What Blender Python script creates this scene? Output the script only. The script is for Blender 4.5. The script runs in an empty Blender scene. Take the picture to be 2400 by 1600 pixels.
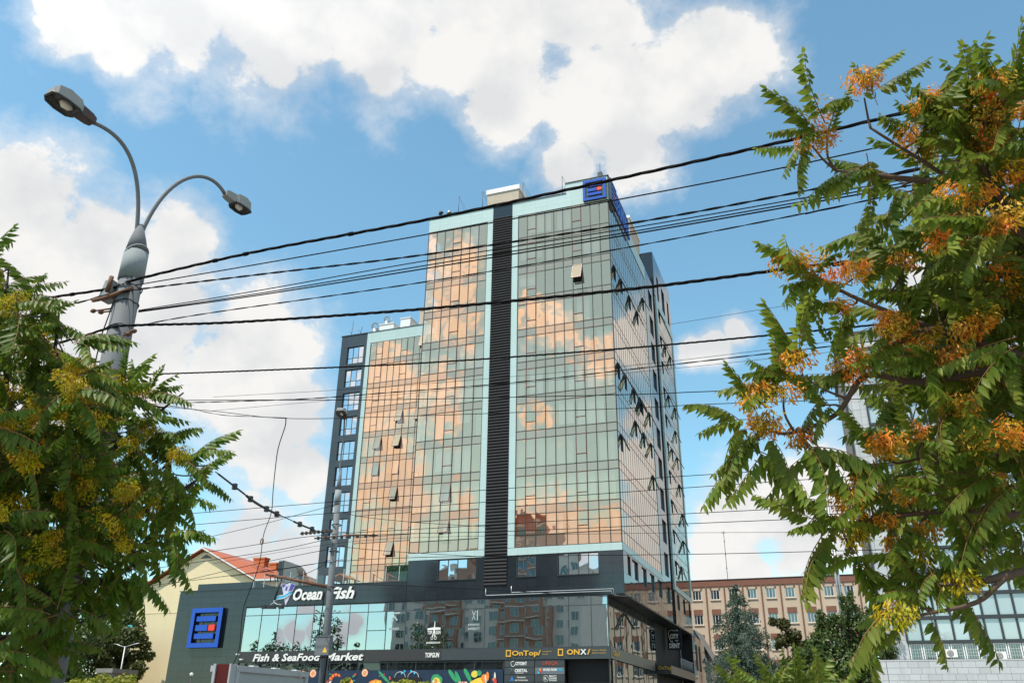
import bpy, math, random
from mathutils import Vector, Matrix, Quaternion
random.seed(11)
S = bpy.context.scene
COL = S.collection
R_ = math.radians

# ------------------------------------------------------------------ camera
CAM = Vector((14.8784, -66.0479, 1.6))
FPX = 1958.065                     # focal length in pixels of the 2400 px wide photograph
CR = Vector((0.93962003, 0.34196826, 0.0131111))
CU = Vector((0.1306526, -0.39387481, 0.90983104))
CD = Vector((-0.31629747, 0.85318248, 0.41477171))
cam = bpy.data.cameras.new('camera')
cam.sensor_width = 36.0
cam.sensor_fit = 'HORIZONTAL'
cam.lens = FPX / 2400 * 36
cam.clip_start = 0.1
cam.clip_end = 5000
cam_o = bpy.data.objects.new('camera', cam)
COL.objects.link(cam_o)
m = Matrix((CR, CU, -CD)).transposed().to_4x4()
m.translation = CAM
cam_o.matrix_world = m
S.camera = cam_o

# ------------------------------------------------------------------ sun, sky, exposure
SUN_DIR = Vector((-0.46, -0.62, 1.38)).normalized()      # towards the sun
sun = bpy.data.lights.new('sun', 'SUN')
sun.energy = 2.9
sun.angle = R_(0.53)
sun.color = (1.0, 0.93, 0.82)
sun_o = bpy.data.objects.new('sun', sun)
COL.objects.link(sun_o)
sun_o.rotation_euler = SUN_DIR.to_track_quat('Z', 'Y').to_euler()
S.view_settings.view_transform = 'Standard'
S.view_settings.look = 'None'
S.view_settings.exposure = 0.72
S.view_settings.gamma = 1.0
S.view_settings.use_curve_mapping = False

def ray(x, y):                      # direction of a pixel of the 2400 x 1600 photograph
    return (CR * ((x - 1200) / FPX) - CU * ((y - 800) / FPX) + CD).normalized()
G = 2400 / 2352
def rayg(x, y): return ray(x * G, y * G)
def on_y(x, y, Y):
    v = ray(x, y); return CAM + v * ((Y - CAM.y) / v.y)
def on_x(x, y, X):
    v = ray(x, y); return CAM + v * ((X - CAM.x) / v.x)
def on_z(x, y, Z):
    v = ray(x, y); return CAM + v * ((Z - CAM.z) / v.z)
def at(x, y, d): return CAM + ray(x, y) * d

W = bpy.data.worlds.new('World')
S.world = W
W.use_nodes = True
NT = W.node_tree
NT.nodes.clear()
def wn(t, **k):
    n = NT.nodes.new(t)
    for a, b in k.items(): setattr(n, a, b)
    return n
def wl(a, b): NT.links.new(a, b)
def wmath(op, a, b=None, clamp=False):
    n = wn('ShaderNodeMath', operation=op, use_clamp=clamp)
    for i, v in enumerate((a, b)):
        if v is None: continue
        if isinstance(v, (int, float)): n.inputs[i].default_value = v
        else: wl(v, n.inputs[i])
    return n.outputs[0]
sky = wn('ShaderNodeTexSky', sky_type='NISHITA')
sky.sun_disc = False
sky.sun_elevation = math.asin(SUN_DIR.z)
sky.sun_rotation = math.atan2(SUN_DIR.x, SUN_DIR.y)
sky.altitude = 100
sky.air_density = 1.15
sky.dust_density = 0.6
sky.ozone_density = 2.2
tint = wn('ShaderNodeMix', data_type='RGBA', blend_type='MULTIPLY')
tint.inputs[0].default_value = 1.0
tint.inputs[7].default_value = (0.775, 1.005, 0.89, 1)
wl(sky.outputs[0], tint.inputs[6])
bg_sky = wn('ShaderNodeBackground')
bg_sky.inputs[1].default_value = 0.142
wl(tint.outputs[2], bg_sky.inputs[0])
tc = wn('ShaderNodeTexCoord')
DIRV = tc.outputs['Generated']
# cumulus banks: (x, y, radius) in the photograph give the direction and angular size of each bank
BLOBS = [(290, 0, 190), (200, 40, 130), (420, 20, 150), (640, 30, 230), (880, 50, 220), (1120, 60, 240), (1390, 210, 190), (1640, 130, 150), (1580, 220, 120), (1330, 40, 170),
         (1440, 310, 150), (1310, 390, 95), (1150, 240, 120), (265, 110, 90), (640, 140, 90), (880, 160, 90),
         (40, 520, 200), (210, 570, 160), (420, 560, 115), (330, 720, 260), (560, 830, 220), (640, 960, 170),
         (100, 800, 260), (560, 1250, 120), (650, 1300, 110), (700, 1060, 90),
         (1700, 1180, 150), (1850, 1190, 170), (1680, 1290, 110), (1960, 1120, 150), (2080, 1000, 120),
         (1640, 790, 60), (1590, 800, 50), (1690, 760, 45), (2160, 690, 120)]
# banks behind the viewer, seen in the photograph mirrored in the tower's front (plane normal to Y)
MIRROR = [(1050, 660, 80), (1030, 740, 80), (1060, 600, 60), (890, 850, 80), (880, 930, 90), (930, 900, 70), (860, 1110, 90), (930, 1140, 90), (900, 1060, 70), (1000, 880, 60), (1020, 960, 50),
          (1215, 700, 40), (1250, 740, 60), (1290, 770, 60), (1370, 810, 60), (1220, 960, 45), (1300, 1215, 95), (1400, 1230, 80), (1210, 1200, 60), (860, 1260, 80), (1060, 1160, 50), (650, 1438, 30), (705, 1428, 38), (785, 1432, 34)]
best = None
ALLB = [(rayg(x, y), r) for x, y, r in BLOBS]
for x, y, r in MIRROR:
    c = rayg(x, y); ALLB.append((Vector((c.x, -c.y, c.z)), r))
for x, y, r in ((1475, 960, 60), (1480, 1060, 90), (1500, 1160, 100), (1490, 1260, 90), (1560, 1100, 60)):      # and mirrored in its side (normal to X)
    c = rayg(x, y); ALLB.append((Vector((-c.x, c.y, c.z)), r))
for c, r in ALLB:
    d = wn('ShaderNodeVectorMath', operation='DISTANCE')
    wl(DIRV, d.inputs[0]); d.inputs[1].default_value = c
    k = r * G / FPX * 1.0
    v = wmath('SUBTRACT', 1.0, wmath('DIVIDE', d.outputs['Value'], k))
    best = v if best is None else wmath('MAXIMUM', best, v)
def wnoise(scale, detail, rough, off=(0, 0, 0), stretch=(1, 1, 1.25)):
    mp = wn('ShaderNodeMapping')
    mp.inputs['Location'].default_value = off
    mp.inputs['Scale'].default_value = stretch
    wl(DIRV, mp.inputs[0])
    n = wn('ShaderNodeTexNoise')
    n.inputs['Scale'].default_value = scale
    n.inputs['Detail'].default_value = detail
    n.inputs['Roughness'].default_value = rough
    wl(mp.outputs[0], n.inputs['Vector'])
    return n.outputs[0]
# outside the view the same kind of cumulus goes on
dv = wn('ShaderNodeVectorMath', operation='DOT_PRODUCT')
wl(DIRV, dv.inputs[0]); dv.inputs[1].default_value = CD
outside = wn('ShaderNodeMapRange'); outside.clamp = True
wl(dv.outputs['Value'], outside.inputs[0])
outside.inputs[1].default_value = 0.80; outside.inputs[2].default_value = 0.70
outside.inputs[3].default_value = 0.0; outside.inputs[4].default_value = 1.0
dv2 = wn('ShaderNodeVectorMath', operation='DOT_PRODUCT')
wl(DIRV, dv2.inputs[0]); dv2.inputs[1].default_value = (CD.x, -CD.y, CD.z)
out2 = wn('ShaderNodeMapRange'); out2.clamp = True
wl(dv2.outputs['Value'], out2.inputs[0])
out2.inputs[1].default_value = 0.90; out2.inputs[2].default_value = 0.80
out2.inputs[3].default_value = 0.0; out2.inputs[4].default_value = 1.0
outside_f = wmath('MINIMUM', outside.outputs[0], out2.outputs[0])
gen = wmath('MULTIPLY', wmath('SUBTRACT', wnoise(3.1, 2, .5, (3.3, 1.7, 0.4)), .47), 5.0)
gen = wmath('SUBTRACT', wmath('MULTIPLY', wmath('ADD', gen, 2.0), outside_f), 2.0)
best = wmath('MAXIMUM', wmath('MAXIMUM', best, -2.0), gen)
f1 = wnoise(9.0, 10, .62)
f1s = wnoise(9.0, 5, .55)
f1b = wnoise(9.0, 5, .55, tuple(SUN_DIR * 0.05 + Vector((0, 0, .03))))
dens = wmath('ADD', wmath('MULTIPLY', wmath('MINIMUM', best, 0.75), 0.80), wmath('MULTIPLY', wmath('SUBTRACT', f1, .5), 1.5))
alpha = wn('ShaderNodeMapRange'); alpha.interpolation_type = 'SMOOTHSTEP'
wl(dens, alpha.inputs[0])
alpha.inputs[1].default_value = 0.12; alpha.inputs[2].default_value = 0.34
# relief of the cloud: lit side towards the sun, thick parts greyer
rel = wmath('MULTIPLY', wmath('SUBTRACT', f1s, f1b), 2.0)
soft = wmath('MULTIPLY', wmath('SUBTRACT', wnoise(4.0, 4, .5, (0.3, 5.0, 1.0)), .5), 0.35)
thick = wmath('MULTIPLY', wmath('MINIMUM', wmath('MAXIMUM', dens, 0.0), .7), -0.34)
br = wmath('ADD', wmath('ADD', wmath('ADD', 0.86, rel), soft), thick)
ramp = wn('ShaderNodeMix', data_type='RGBA')
ramp.inputs[6].default_value = (0.76, 0.775, 0.79, 1)
ramp.inputs[7].default_value = (0.94, 0.93, 0.91, 1)
rr = wn('ShaderNodeMapRange'); rr.clamp = True
wl(br, rr.inputs[0]); rr.inputs[1].default_value = 0.45; rr.inputs[2].default_value = 0.95
wl(rr.outputs[0], ramp.inputs[0])
sd = wn('ShaderNodeVectorMath', operation='DOT_PRODUCT')
wl(DIRV, sd.inputs[0]); sd.inputs[1].default_value = SUN_DIR
fwd = wn('ShaderNodeMapRange'); fwd.clamp = True          # clouds near the sun scatter more light forward
wl(sd.outputs['Value'], fwd.inputs[0])
fwd.inputs[1].default_value = 0.45; fwd.inputs[2].default_value = 0.95
fwd.inputs[3].default_value = 0.605; fwd.inputs[4].default_value = 1.12
bg_c = wn('ShaderNodeBackground'); wl(fwd.outputs[0], bg_c.inputs[1])
wl(ramp.outputs[2], bg_c.inputs[0])
# no cloud below the horizon
sep = wn('ShaderNodeSeparateXYZ'); wl(DIRV, sep.inputs[0])
hz = wn('ShaderNodeMapRange'); wl(sep.outputs[2], hz.inputs[0])
hz.inputs[1].default_value = 0.0; hz.inputs[2].default_value = 0.06
veil = wn('ShaderNodeMapRange'); veil.interpolation_type = 'SMOOTHSTEP'      # thin torn veil round the banks
wl(dens, veil.inputs[0]); veil.inputs[1].default_value = -0.14; veil.inputs[2].default_value = 0.34; veil.inputs[4].default_value = 0.55
cover = wmath('MAXIMUM', alpha.outputs[0], veil.outputs[0])
mixw = wn('ShaderNodeMixShader')
wl(wmath('MULTIPLY', cover, hz.outputs[0]), mixw.inputs[0])
wl(bg_sky.outputs[0], mixw.inputs[1]); wl(bg_c.outputs[0], mixw.inputs[2])
wo = wn('ShaderNodeOutputWorld'); wl(mixw.outputs[0], wo.inputs[0])

# ------------------------------------------------------------------ helpers
class MB:
    """collects geometry in world coordinates"""
    def __init__(s): s.v = []; s.f = []; s.m = []; s.sm = []
    def quad(s, a, b, c, d, m=0, sm=False):
        i = len(s.v); s.v += [tuple(a), tuple(b), tuple(c), tuple(d)]
        s.f.append((i, i+1, i+2, i+3)); s.m.append(m); s.sm.append(sm)
    def tri(s, a, b, c, m=0, sm=False):
        i = len(s.v); s.v += [tuple(a), tuple(b), tuple(c)]
        s.f.append((i, i+1, i+2)); s.m.append(m); s.sm.append(sm)
    def box(s, x0, x1, y0, y1, z0, z1, m=0):
        if x0 > x1: x0, x1 = x1, x0
        if y0 > y1: y0, y1 = y1, y0
        if z0 > z1: z0, z1 = z1, z0
        i = len(s.v)
        s.v += [(x, y, z) for z in (z0, z1) for y in (y0, y1) for x in (x0, x1)]
        for f in ((0,2,3,1), (4,5,7,6), (0,1,5,4), (2,6,7,3), (0,4,6,2), (1,3,7,5)):
            s.f.append(tuple(i+k for k in f)); s.m.append(m); s.sm.append(False)
        return s
    def poly(s, pts, m=0):
        i = len(s.v); s.v += [tuple(p) for p in pts]
        s.f.append(tuple(range(i, i+len(pts)))); s.m.append(m); s.sm.append(False)
    def prism(s, pts, off, m=0):
        """closed prism: polygon pts pushed along off"""
        off = Vector(off); n = len(pts); i = len(s.v)
        s.v += [tuple(p) for p in pts] + [tuple(Vector(p)+off) for p in pts]
        s.f.append(tuple(range(i, i+n))); s.f.append(tuple(range(i+2*n-1, i+n-1, -1)))
        for k in range(n):
            s.f.append((i+k, i+n+k, i+n+(k+1) % n, i+(k+1) % n))
        s.m += [m]*(n+2); s.sm += [False]*(n+2)
    def tube(s, pts, r, n=8, m=0, cap=True):
        pts = [Vector(p) for p in pts]; N = len(pts); i = len(s.v)
        rs = r if isinstance(r, (list, tuple)) else [r]*N
        ref = None
        for k, p in enumerate(pts):
            t = (pts[min(k+1, N-1)] - pts[max(k-1, 0)]).normalized()
            if ref is None:
                ref = Vector((0, 0, 1)) if abs(t.z) < .9 else Vector((1, 0, 0))
            a = (ref - t*ref.dot(t))
            a = a.normalized() if a.length > 1e-6 else t.orthogonal().normalized()
            ref = a; b = t.cross(a)
            for j in range(n):
                w = 2*math.pi*j/n
                s.v.append(tuple(p + (a*math.cos(w) + b*math.sin(w))*rs[k]))
        for k in range(N-1):
            for j in range(n):
                s.f.append((i+k*n+j, i+k*n+(j+1) % n, i+(k+1)*n+(j+1) % n, i+(k+1)*n+j)); s.m.append(m); s.sm.append(True)
        if cap:
            s.f.append(tuple(i+j for j in range(n-1, -1, -1))); s.f.append(tuple(i+(N-1)*n+j for j in range(n)))
            s.m += [m, m]; s.sm += [False, False]
    def disc(s, c, ax, ay, r, n=24, m=0):
        c = Vector(c); ax = Vector(ax); ay = Vector(ay)
        s.poly([c + ax*r*math.cos(2*math.pi*k/n) + ay*r*math.sin(2*math.pi*k/n) for k in range(n)], m)
    def mesh(s, name, mats, origin=(0, 0, 0)):
        o = Vector(origin)
        me = bpy.data.meshes.new(name)
        me.from_pydata([(x-o.x, y-o.y, z-o.z) for x, y, z in s.v], [], s.f)
        if not isinstance(mats, (list, tuple)): mats = [mats]
        for q in mats: me.materials.append(q)
        if len(mats) > 1: me.polygons.foreach_set('material_index', s.m)
        if any(s.sm): me.polygons.foreach_set('use_smooth', s.sm)
        me.update()
        return me
    def base(s):
        xs = [p[0] for p in s.v]; ys = [p[1] for p in s.v]; zs = [p[2] for p in s.v]
        return Vector(((min(xs)+max(xs))/2, (min(ys)+max(ys))/2, min(zs)))

WORLD = {}                         # world position of every object that may parent others
def place(o, parent, loc):
    COL.objects.link(o)
    WORLD[o.name] = Vector(loc)
    if parent is not None:
        o.parent = parent
        o.location = Vector(loc) - WORLD[parent.name]
    else:
        o.location = loc
    return o
def tag(o, label=None, cat=None, group=None, kind=None):
    if label: o['label'] = label
    if cat: o['category'] = cat
    if group: o['group'] = group
    if kind: o['kind'] = kind
    return o
def thing(name, loc, label, cat, group=None):
    o = bpy.data.objects.new(name, None)
    o.empty_display_size = .3
    place(o, None, loc)
    return tag(o, label, cat, group)
def build(name, mb, mats, parent=None, label=None, cat=None, group=None, kind=None):
    b = mb.base()
    me = mb.mesh(name, mats, b)
    o = bpy.data.objects.new(name, me)
    place(o, parent, b)
    return tag(o, label, cat, group, kind)
CUBES = {}
def piece(name, parent, x0, x1, y0, y1, z0, z1, mat, rot=None):
    """a box-shaped piece sharing one unit cube per material"""
    if mat.name not in CUBES:
        mb = MB().box(-.5, .5, -.5, .5, -.5, .5)
        CUBES[mat.name] = mb.mesh('piece_' + mat.name, mat)
    o = bpy.data.objects.new(name, CUBES[mat.name])
    place(o, parent, ((x0+x1)/2, (y0+y1)/2, (z0+z1)/2))
    o.scale = (abs(x1-x0), abs(y1-y0), abs(z1-z0))
    if rot: o.rotation_euler = rot
    return o

# ------------------------------------------------------------------ materials
MATS = {}
def nodes(name):
    mt = bpy.data.materials.new(name); mt.use_nodes = True
    nt = mt.node_tree; nt.nodes.clear()
    out = nt.nodes.new('ShaderNodeOutputMaterial')
    MATS[name] = mt
    return mt, nt, out
def pos_noise(nt, scale, detail=4, rough=.55, sc=(1, 1, 1), per_object=0):
    g = nt.nodes.new('ShaderNodeNewGeometry')
    mp = nt.nodes.new('ShaderNodeMapping'); mp.inputs['Scale'].default_value = sc
    nt.links.new(g.outputs['Position'], mp.inputs[0])
    if per_object:                 # every pane has its own slight distortion
        oi = nt.nodes.new('ShaderNodeObjectInfo'); cb = nt.nodes.new('ShaderNodeCombineXYZ')
        nt.links.new(nmath(nt, 'MULTIPLY', oi.outputs['Random'], per_object), cb.inputs[0]); nt.links.new(nmath(nt, 'MULTIPLY', oi.outputs['Random'], per_object*.7), cb.inputs[2])
        nt.links.new(cb.outputs[0], mp.inputs['Location'])
    n = nt.nodes.new('ShaderNodeTexNoise')
    n.inputs['Scale'].default_value = scale; n.inputs['Detail'].default_value = detail
    n.inputs['Roughness'].default_value = rough
    nt.links.new(mp.outputs[0], n.inputs['Vector'])
    return n.outputs[0]
def nmath(nt, op, a, b=None, c=None):
    n = nt.nodes.new('ShaderNodeMath'); n.operation = op
    for i, v in enumerate((a, b, c)):
        if v is None: continue
        if isinstance(v, (int, float)): n.inputs[i].default_value = v
        else: nt.links.new(v, n.inputs[i])
    return n.outputs[0]
def scale_col(nt, col, fac):
    """col (tuple or socket) times a scalar socket"""
    n = nt.nodes.new('ShaderNodeMix'); n.data_type = 'RGBA'; n.blend_type = 'MULTIPLY'
    n.inputs[0].default_value = 1
    if isinstance(col, tuple): n.inputs[6].default_value = (*col, 1)
    else: nt.links.new(col, n.inputs[6])
    c = nt.nodes.new('ShaderNodeCombineColor')
    for i in range(3): nt.links.new(fac, c.inputs[i])
    nt.links.new(c.outputs[0], n.inputs[7])
    return n.outputs[2]
def pbr(name, col, rough=.6, var=.18, scale=1.5, streak=0.0, rnd=0.0, metal=0.0, bump=0.0, bscale=30, spec=.5, wave=0.0):
    mt, nt, out = nodes(name)
    b = nt.nodes.new('ShaderNodeBsdfPrincipled')
    b.inputs['Roughness'].default_value = rough
    b.inputs['Metallic'].default_value = metal
    b.inputs['Specular IOR Level'].default_value = spec
    fac = nmath(nt, 'ADD', nmath(nt, 'MULTIPLY', nmath(nt, 'SUBTRACT', pos_noise(nt, scale, 6, .6), .5), var*2), 1.0)
    if streak:
        st = pos_noise(nt, 2.2, 5, .6, (1.0, 1.0, .06))
        st2 = nt.nodes.new('ShaderNodeMapRange'); nt.links.new(st, st2.inputs[0])
        st2.inputs[1].default_value = .5; st2.inputs[2].default_value = .8
        st2.inputs[3].default_value = 1.0; st2.inputs[4].default_value = 1.0-streak
        fac = nmath(nt, 'MULTIPLY', fac, st2.outputs[0])
    if rnd:
        oi = nt.nodes.new('ShaderNodeObjectInfo')
        fac = nmath(nt, 'MULTIPLY', fac, nmath(nt, 'ADD', nmath(nt, 'MULTIPLY', oi.outputs['Random'], rnd), 1-rnd/2))
    nt.links.new(scale_col(nt, tuple(col), fac), b.inputs['Base Color'])
    if bump or wave:
        bp = nt.nodes.new('ShaderNodeBump')
        if wave:
            hs = nmath(nt, 'MULTIPLY', pos_noise(nt, .55, 1, .4), wave); bp.inputs['Distance'].default_value = 1.0
            bp.inputs['Strength'].default_value = 1.0
            nt.links.new(hs, bp.inputs['Height'])
        else:
            bp.inputs['Strength'].default_value = bump; bp.inputs['Distance'].default_value = .02
            nt.links.new(pos_noise(nt, bscale, 4, .6), bp.inputs['Height'])
        nt.links.new(bp.outputs[0], b.inputs['Normal'])
    nt.links.new(b.outputs[0], out.inputs[0])
    return mt
def glass(name, refl, trans, r0, wave=.02, wscale=.8, tintdiff=None, dmix=0.0, rnd=0.0, graze=(.8, .88, .95)):
    """coated facade glass: tinted reflection that whitens at grazing angles over tinted transmission"""
    mt, nt, out = nodes(name)
    lw = nt.nodes.new('ShaderNodeLayerWeight'); lw.inputs['Blend'].default_value = .5
    f5 = nmath(nt, 'POWER', lw.outputs['Facing'], 3.0)
    gl = nt.nodes.new('ShaderNodeBsdfGlossy'); gl.inputs['Roughness'].default_value = .006
    mx = nt.nodes.new('ShaderNodeMix'); mx.data_type = 'RGBA'
    mx.inputs[6].default_value = (*refl, 1); mx.inputs[7].default_value = (*graze, 1)
    nt.links.new(f5, mx.inputs[0]); nt.links.new(mx.outputs[2], gl.inputs['Color'])
    if wave:
        bp = nt.nodes.new('ShaderNodeBump'); bp.inputs['Strength'].default_value = 1.0; bp.inputs['Distance'].default_value = 1.0
        nt.links.new(nmath(nt, 'MULTIPLY', pos_noise(nt, wscale, 1, .3, per_object=90), wave), bp.inputs['Height'])
        nt.links.new(bp.outputs[0], gl.inputs['Normal'])
    tr = nt.nodes.new('ShaderNodeBsdfTransparent'); tr.inputs[0].default_value = (*trans, 1)
    body = tr.outputs[0]
    if tintdiff:
        df = nt.nodes.new('ShaderNodeBsdfDiffuse')
        if rnd:
            oi = nt.nodes.new('ShaderNodeObjectInfo')
            fac = nmath(nt, 'ADD', nmath(nt, 'MULTIPLY', oi.outputs['Random'], rnd), 1-rnd/2)
            nt.links.new(scale_col(nt, tuple(tintdiff), fac), df.inputs[0])
        else: df.inputs[0].default_value = (*tintdiff, 1)
        ms = nt.nodes.new('ShaderNodeMixShader'); ms.inputs[0].default_value = dmix
        nt.links.new(tr.outputs[0], ms.inputs[1]); nt.links.new(df.outputs[0], ms.inputs[2])
        body = ms.outputs[0]
    mo = nt.nodes.new('ShaderNodeMixShader')
    nt.links.new(nmath(nt, 'ADD', nmath(nt, 'MULTIPLY', f5, 1-r0), r0), mo.inputs[0])
    nt.links.new(body, mo.inputs[1]); nt.links.new(gl.outputs[0], mo.inputs[2])
    nt.links.new(mo.outputs[0], out.inputs[0])
    return mt
def leafmat(name, col, var=.35, transl=.35, rough=.45, col2=None, spec=.4):
    mt, nt, out = nodes(name)
    b = nt.nodes.new('ShaderNodeBsdfPrincipled'); b.inputs['Roughness'].default_value = rough
    b.inputs['Specular IOR Level'].default_value = spec
    oi = nt.nodes.new('ShaderNodeObjectInfo')
    nz = pos_noise(nt, 9.0, 2, .5)
    fac = nmath(nt, 'ADD', nmath(nt, 'MULTIPLY', nmath(nt, 'SUBTRACT', nz, .5), var*2), 1.0)
    fac = nmath(nt, 'MULTIPLY', fac, nmath(nt, 'ADD', nmath(nt, 'MULTIPLY', oi.outputs['Random'], .4), .8))
    base = tuple(col)
    if col2:
        mc = nt.nodes.new('ShaderNodeMix'); mc.data_type = 'RGBA'
        mc.inputs[6].default_value = (*col, 1); mc.inputs[7].default_value = (*col2, 1)
        mr = nt.nodes.new('ShaderNodeMapRange'); nt.links.new(pos_noise(nt, 6.0, 2, .5), mr.inputs[0])
        mr.inputs[1].default_value = .38; mr.inputs[2].default_value = .62
        nt.links.new(mr.outputs[0], mc.inputs[0]); base = mc.outputs[2]
    c = scale_col(nt, base, fac)
    nt.links.new(c, b.inputs['Base Color'])
    tl = nt.nodes.new('ShaderNodeBsdfTranslucent'); nt.links.new(c, tl.inputs[0])
    ms = nt.nodes.new('ShaderNodeMixShader'); ms.inputs[0].default_value = transl
    nt.links.new(b.outputs[0], ms.inputs[1]); nt.links.new(tl.outputs[0], ms.inputs[2])
    nt.links.new(ms.outputs[0], out.inputs[0])
    return mt

M = {}
M['gold'] = glass('gold_glass', (1.0, .65, .41), (.90, .92, .95), .68, wave=.011, wscale=.75)
M['goldsp'] = glass('gold_spandrel', (1.0, .65, .42), (0, 0, 0), .46, wave=.011, wscale=.75, tintdiff=(.20, .175, .155), dmix=1.0, rnd=.12)
M['bluegl'] = glass('shopfront_glass', (.86, .92, .97), (.22, .29, .30), .50, wave=.004, wscale=.5)
M['wingl'] = glass('window_glass', (.86, .92, .98), (.25, .29, .30), .62, wave=.012, wscale=.7)
M['oldgl'] = glass('old_window_glass', (.8, .88, .92), (.05, .07, .08), .16, wave=.01, wscale=.6, tintdiff=(.06, .08, .09), dmix=.8, rnd=1.2)
M['frost'] = glass('frosted_glass', (.8, .86, .88), (0, 0, 0), .16, wave=.01, tintdiff=(.40, .46, .47), dmix=1.0, rnd=.25)
M['darkgl'] = glass('dark_glass', (.7, .75, .78), (.02, .025, .03), .10, wave=.01, tintdiff=(.012, .014, .016), dmix=.9)
M['mull'] = pbr('mullion', (.040, .028, .022), .45, .1)
M['mullg'] = pbr('mullion_grey', (.035, .04, .043), .45, .1)
M['sash'] = pbr('sash_brown', (.17, .052, .030), .4, .1)
M['sashd'] = pbr('sash_side', (.03, .05, .05), .5, .1)
M['cyan'] = pbr('cyan_panel', (.46, .59, .57), .35, .05, .6, streak=.05, rnd=.05, wave=.006)
M['gran'] = pbr('dark_granite', (.017, .023, .029), .08, .30, 4.0, rnd=.2, spec=.6, wave=.004)
M['grans'] = pbr('side_granite', (.034, .036, .037), .045, .25, 4.0, rnd=.2, spec=1.0, wave=.010)
M['joint'] = pbr('joint', (.012, .014, .015), .8, .1)
M['band'] = pbr('fascia_band', (.040, .038, .038), .35, .12, 2)
M['bandg'] = pbr('fascia_grey', (.045, .055, .06), .35, .12, 2)
M['slat'] = pbr('louvre_slat', (.045, .045, .048), .95, .1, spec=.05)
M['black'] = pbr('black_void', (.008, .008, .009), .8, .1)
M['roof'] = pbr('roof_felt', (.16, .155, .15), .9, .2, 1)
M['coping'] = pbr('coping_metal', (.035, .042, .045), .4, .1)
M['beige'] = pbr('render_beige', (.52, .43, .34), .85, .15, .9, streak=.15)
M['white'] = pbr('white_paint', (.78, .78, .76), .55, .08, 2)
M['galv'] = pbr('galvanised', (.40, .43, .44), .38, .25, 3, metal=.7)
M['rail'] = pbr('rail_steel', (.55, .57, .57), .4, .1, metal=.3)
M['dark'] = pbr('dark_steel', (.03, .032, .035), .5, .15)
M['logo'] = pbr('logo_blue', (.006, .075, .46), .30, .05)
M['logod'] = pbr('logo_edge_shade', (.004, .010, .035), .4, .05)  # emblem side faces: their shade is put into the colour as near-black blue
M['red'] = pbr('logo_red', (.80, .055, .025), .35, .05)
M['letter'] = pbr('letter_white', (.80, .79, .75), .45, .05)
M['ledge'] = pbr('letter_edge', (.30, .29, .28), .5, .05)
M['gold_l'] = pbr('letter_gold', (.72, .40, .045), .45, .06)
M['curt'] = pbr('curtain', (.72, .80, .81), .9, .12, 1.2, rnd=.5)
M['room'] = pbr('room', (.13, .13, .125), .9, .15, .5)
M['slab'] = pbr('slab', (.22, .22, .21), .9, .1)
# ------------------------------------------------------------------ ground
def struct(name, mb, mat): return build(name, mb, mat, kind='structure')
M['ground'] = pbr('ground_soil', (.17, .15, .12), .95, .25, .4)
M['asph'] = pbr('asphalt', (.05, .05, .052), .9, .25, 1.2, bump=.3, bscale=40)
M['pave'] = pbr('paving', (.28, .27, .25), .9, .15, 1.0)
M['kerb'] = pbr('kerb_stone', (.36, .35, .33), .9, .15, 1.0)
M['line'] = pbr('road_paint', (.75, .75, .72), .7, .15, 3)
mb = MB(); mb.quad((-1500, -1500, 0), (1500, -1500, 0), (1500, 1500, 0), (-1500, 1500, 0)); struct('ground', mb, M['ground'])
mb = MB(); mb.quad((-300, -56, .004), (300, -56, .004), (300, -36, .004), (-300, -36, .004)); struct('road', mb, M['asph'])
mb = MB().box(-300, 300, -72, -56.3, -.1, .13); struct('pavement', mb, M['pave'])
mb = MB().box(-300, 300, -35.7, -2, -.1, .13); struct('pavement', mb, M['pave'])
for y in (-56.3, -36.0):
    mb = MB().box(-300, 300, y, y+.3, -.1, .15); struct('kerb', mb, M['kerb'])
mb = MB()
for i in range(-30, 31): mb.quad((i*6, -46.07, .008), (i*6+3, -46.07, .008), (i*6+3, -45.93, .008), (i*6, -45.93, .008))
struct('road_marking', mb, M['line'])

# ------------------------------------------------------------------ shared facade pieces
def L(k): return 14.232 + 3.3*k
PANES = {}
def pane_mesh(mat):
    """unit pane facing -Y, open towards the room"""
    if mat.name not in PANES:
        mb = MB(); h = .5
        mb.quad((-h, -h, -h), (h, -h, -h), (h, -h, h), (-h, -h, h))
        mb.quad((-h, -h, h), (h, -h, h), (h, h, h), (-h, h, h)); mb.quad((-h, h, -h), (h, h, -h), (h, -h, -h), (-h, -h, -h))
        mb.quad((-h, h, -h), (-h, -h, -h), (-h, -h, h), (-h, h, h)); mb.quad((h, -h, -h), (h, h, -h), (h, h, h), (h, -h, h))
        PANES[mat.name] = mb.mesh('pane_' + mat.name, mat)
    return PANES[mat.name]
prng = random.Random(5)
def pane(name, parent, x0, x1, y, z0, z1, mat, tilt=.22):
    o = bpy.data.objects.new(name, pane_mesh(mat))
    place(o, parent, ((x0+x1)/2, y, (z0+z1)/2))
    o.scale = (x1-x0, .03, z1-z0)
    o.rotation_euler = (R_(prng.gauss(0, tilt)), 0, R_(prng.gauss(0, tilt)))
    return o
SASH = {}
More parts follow.
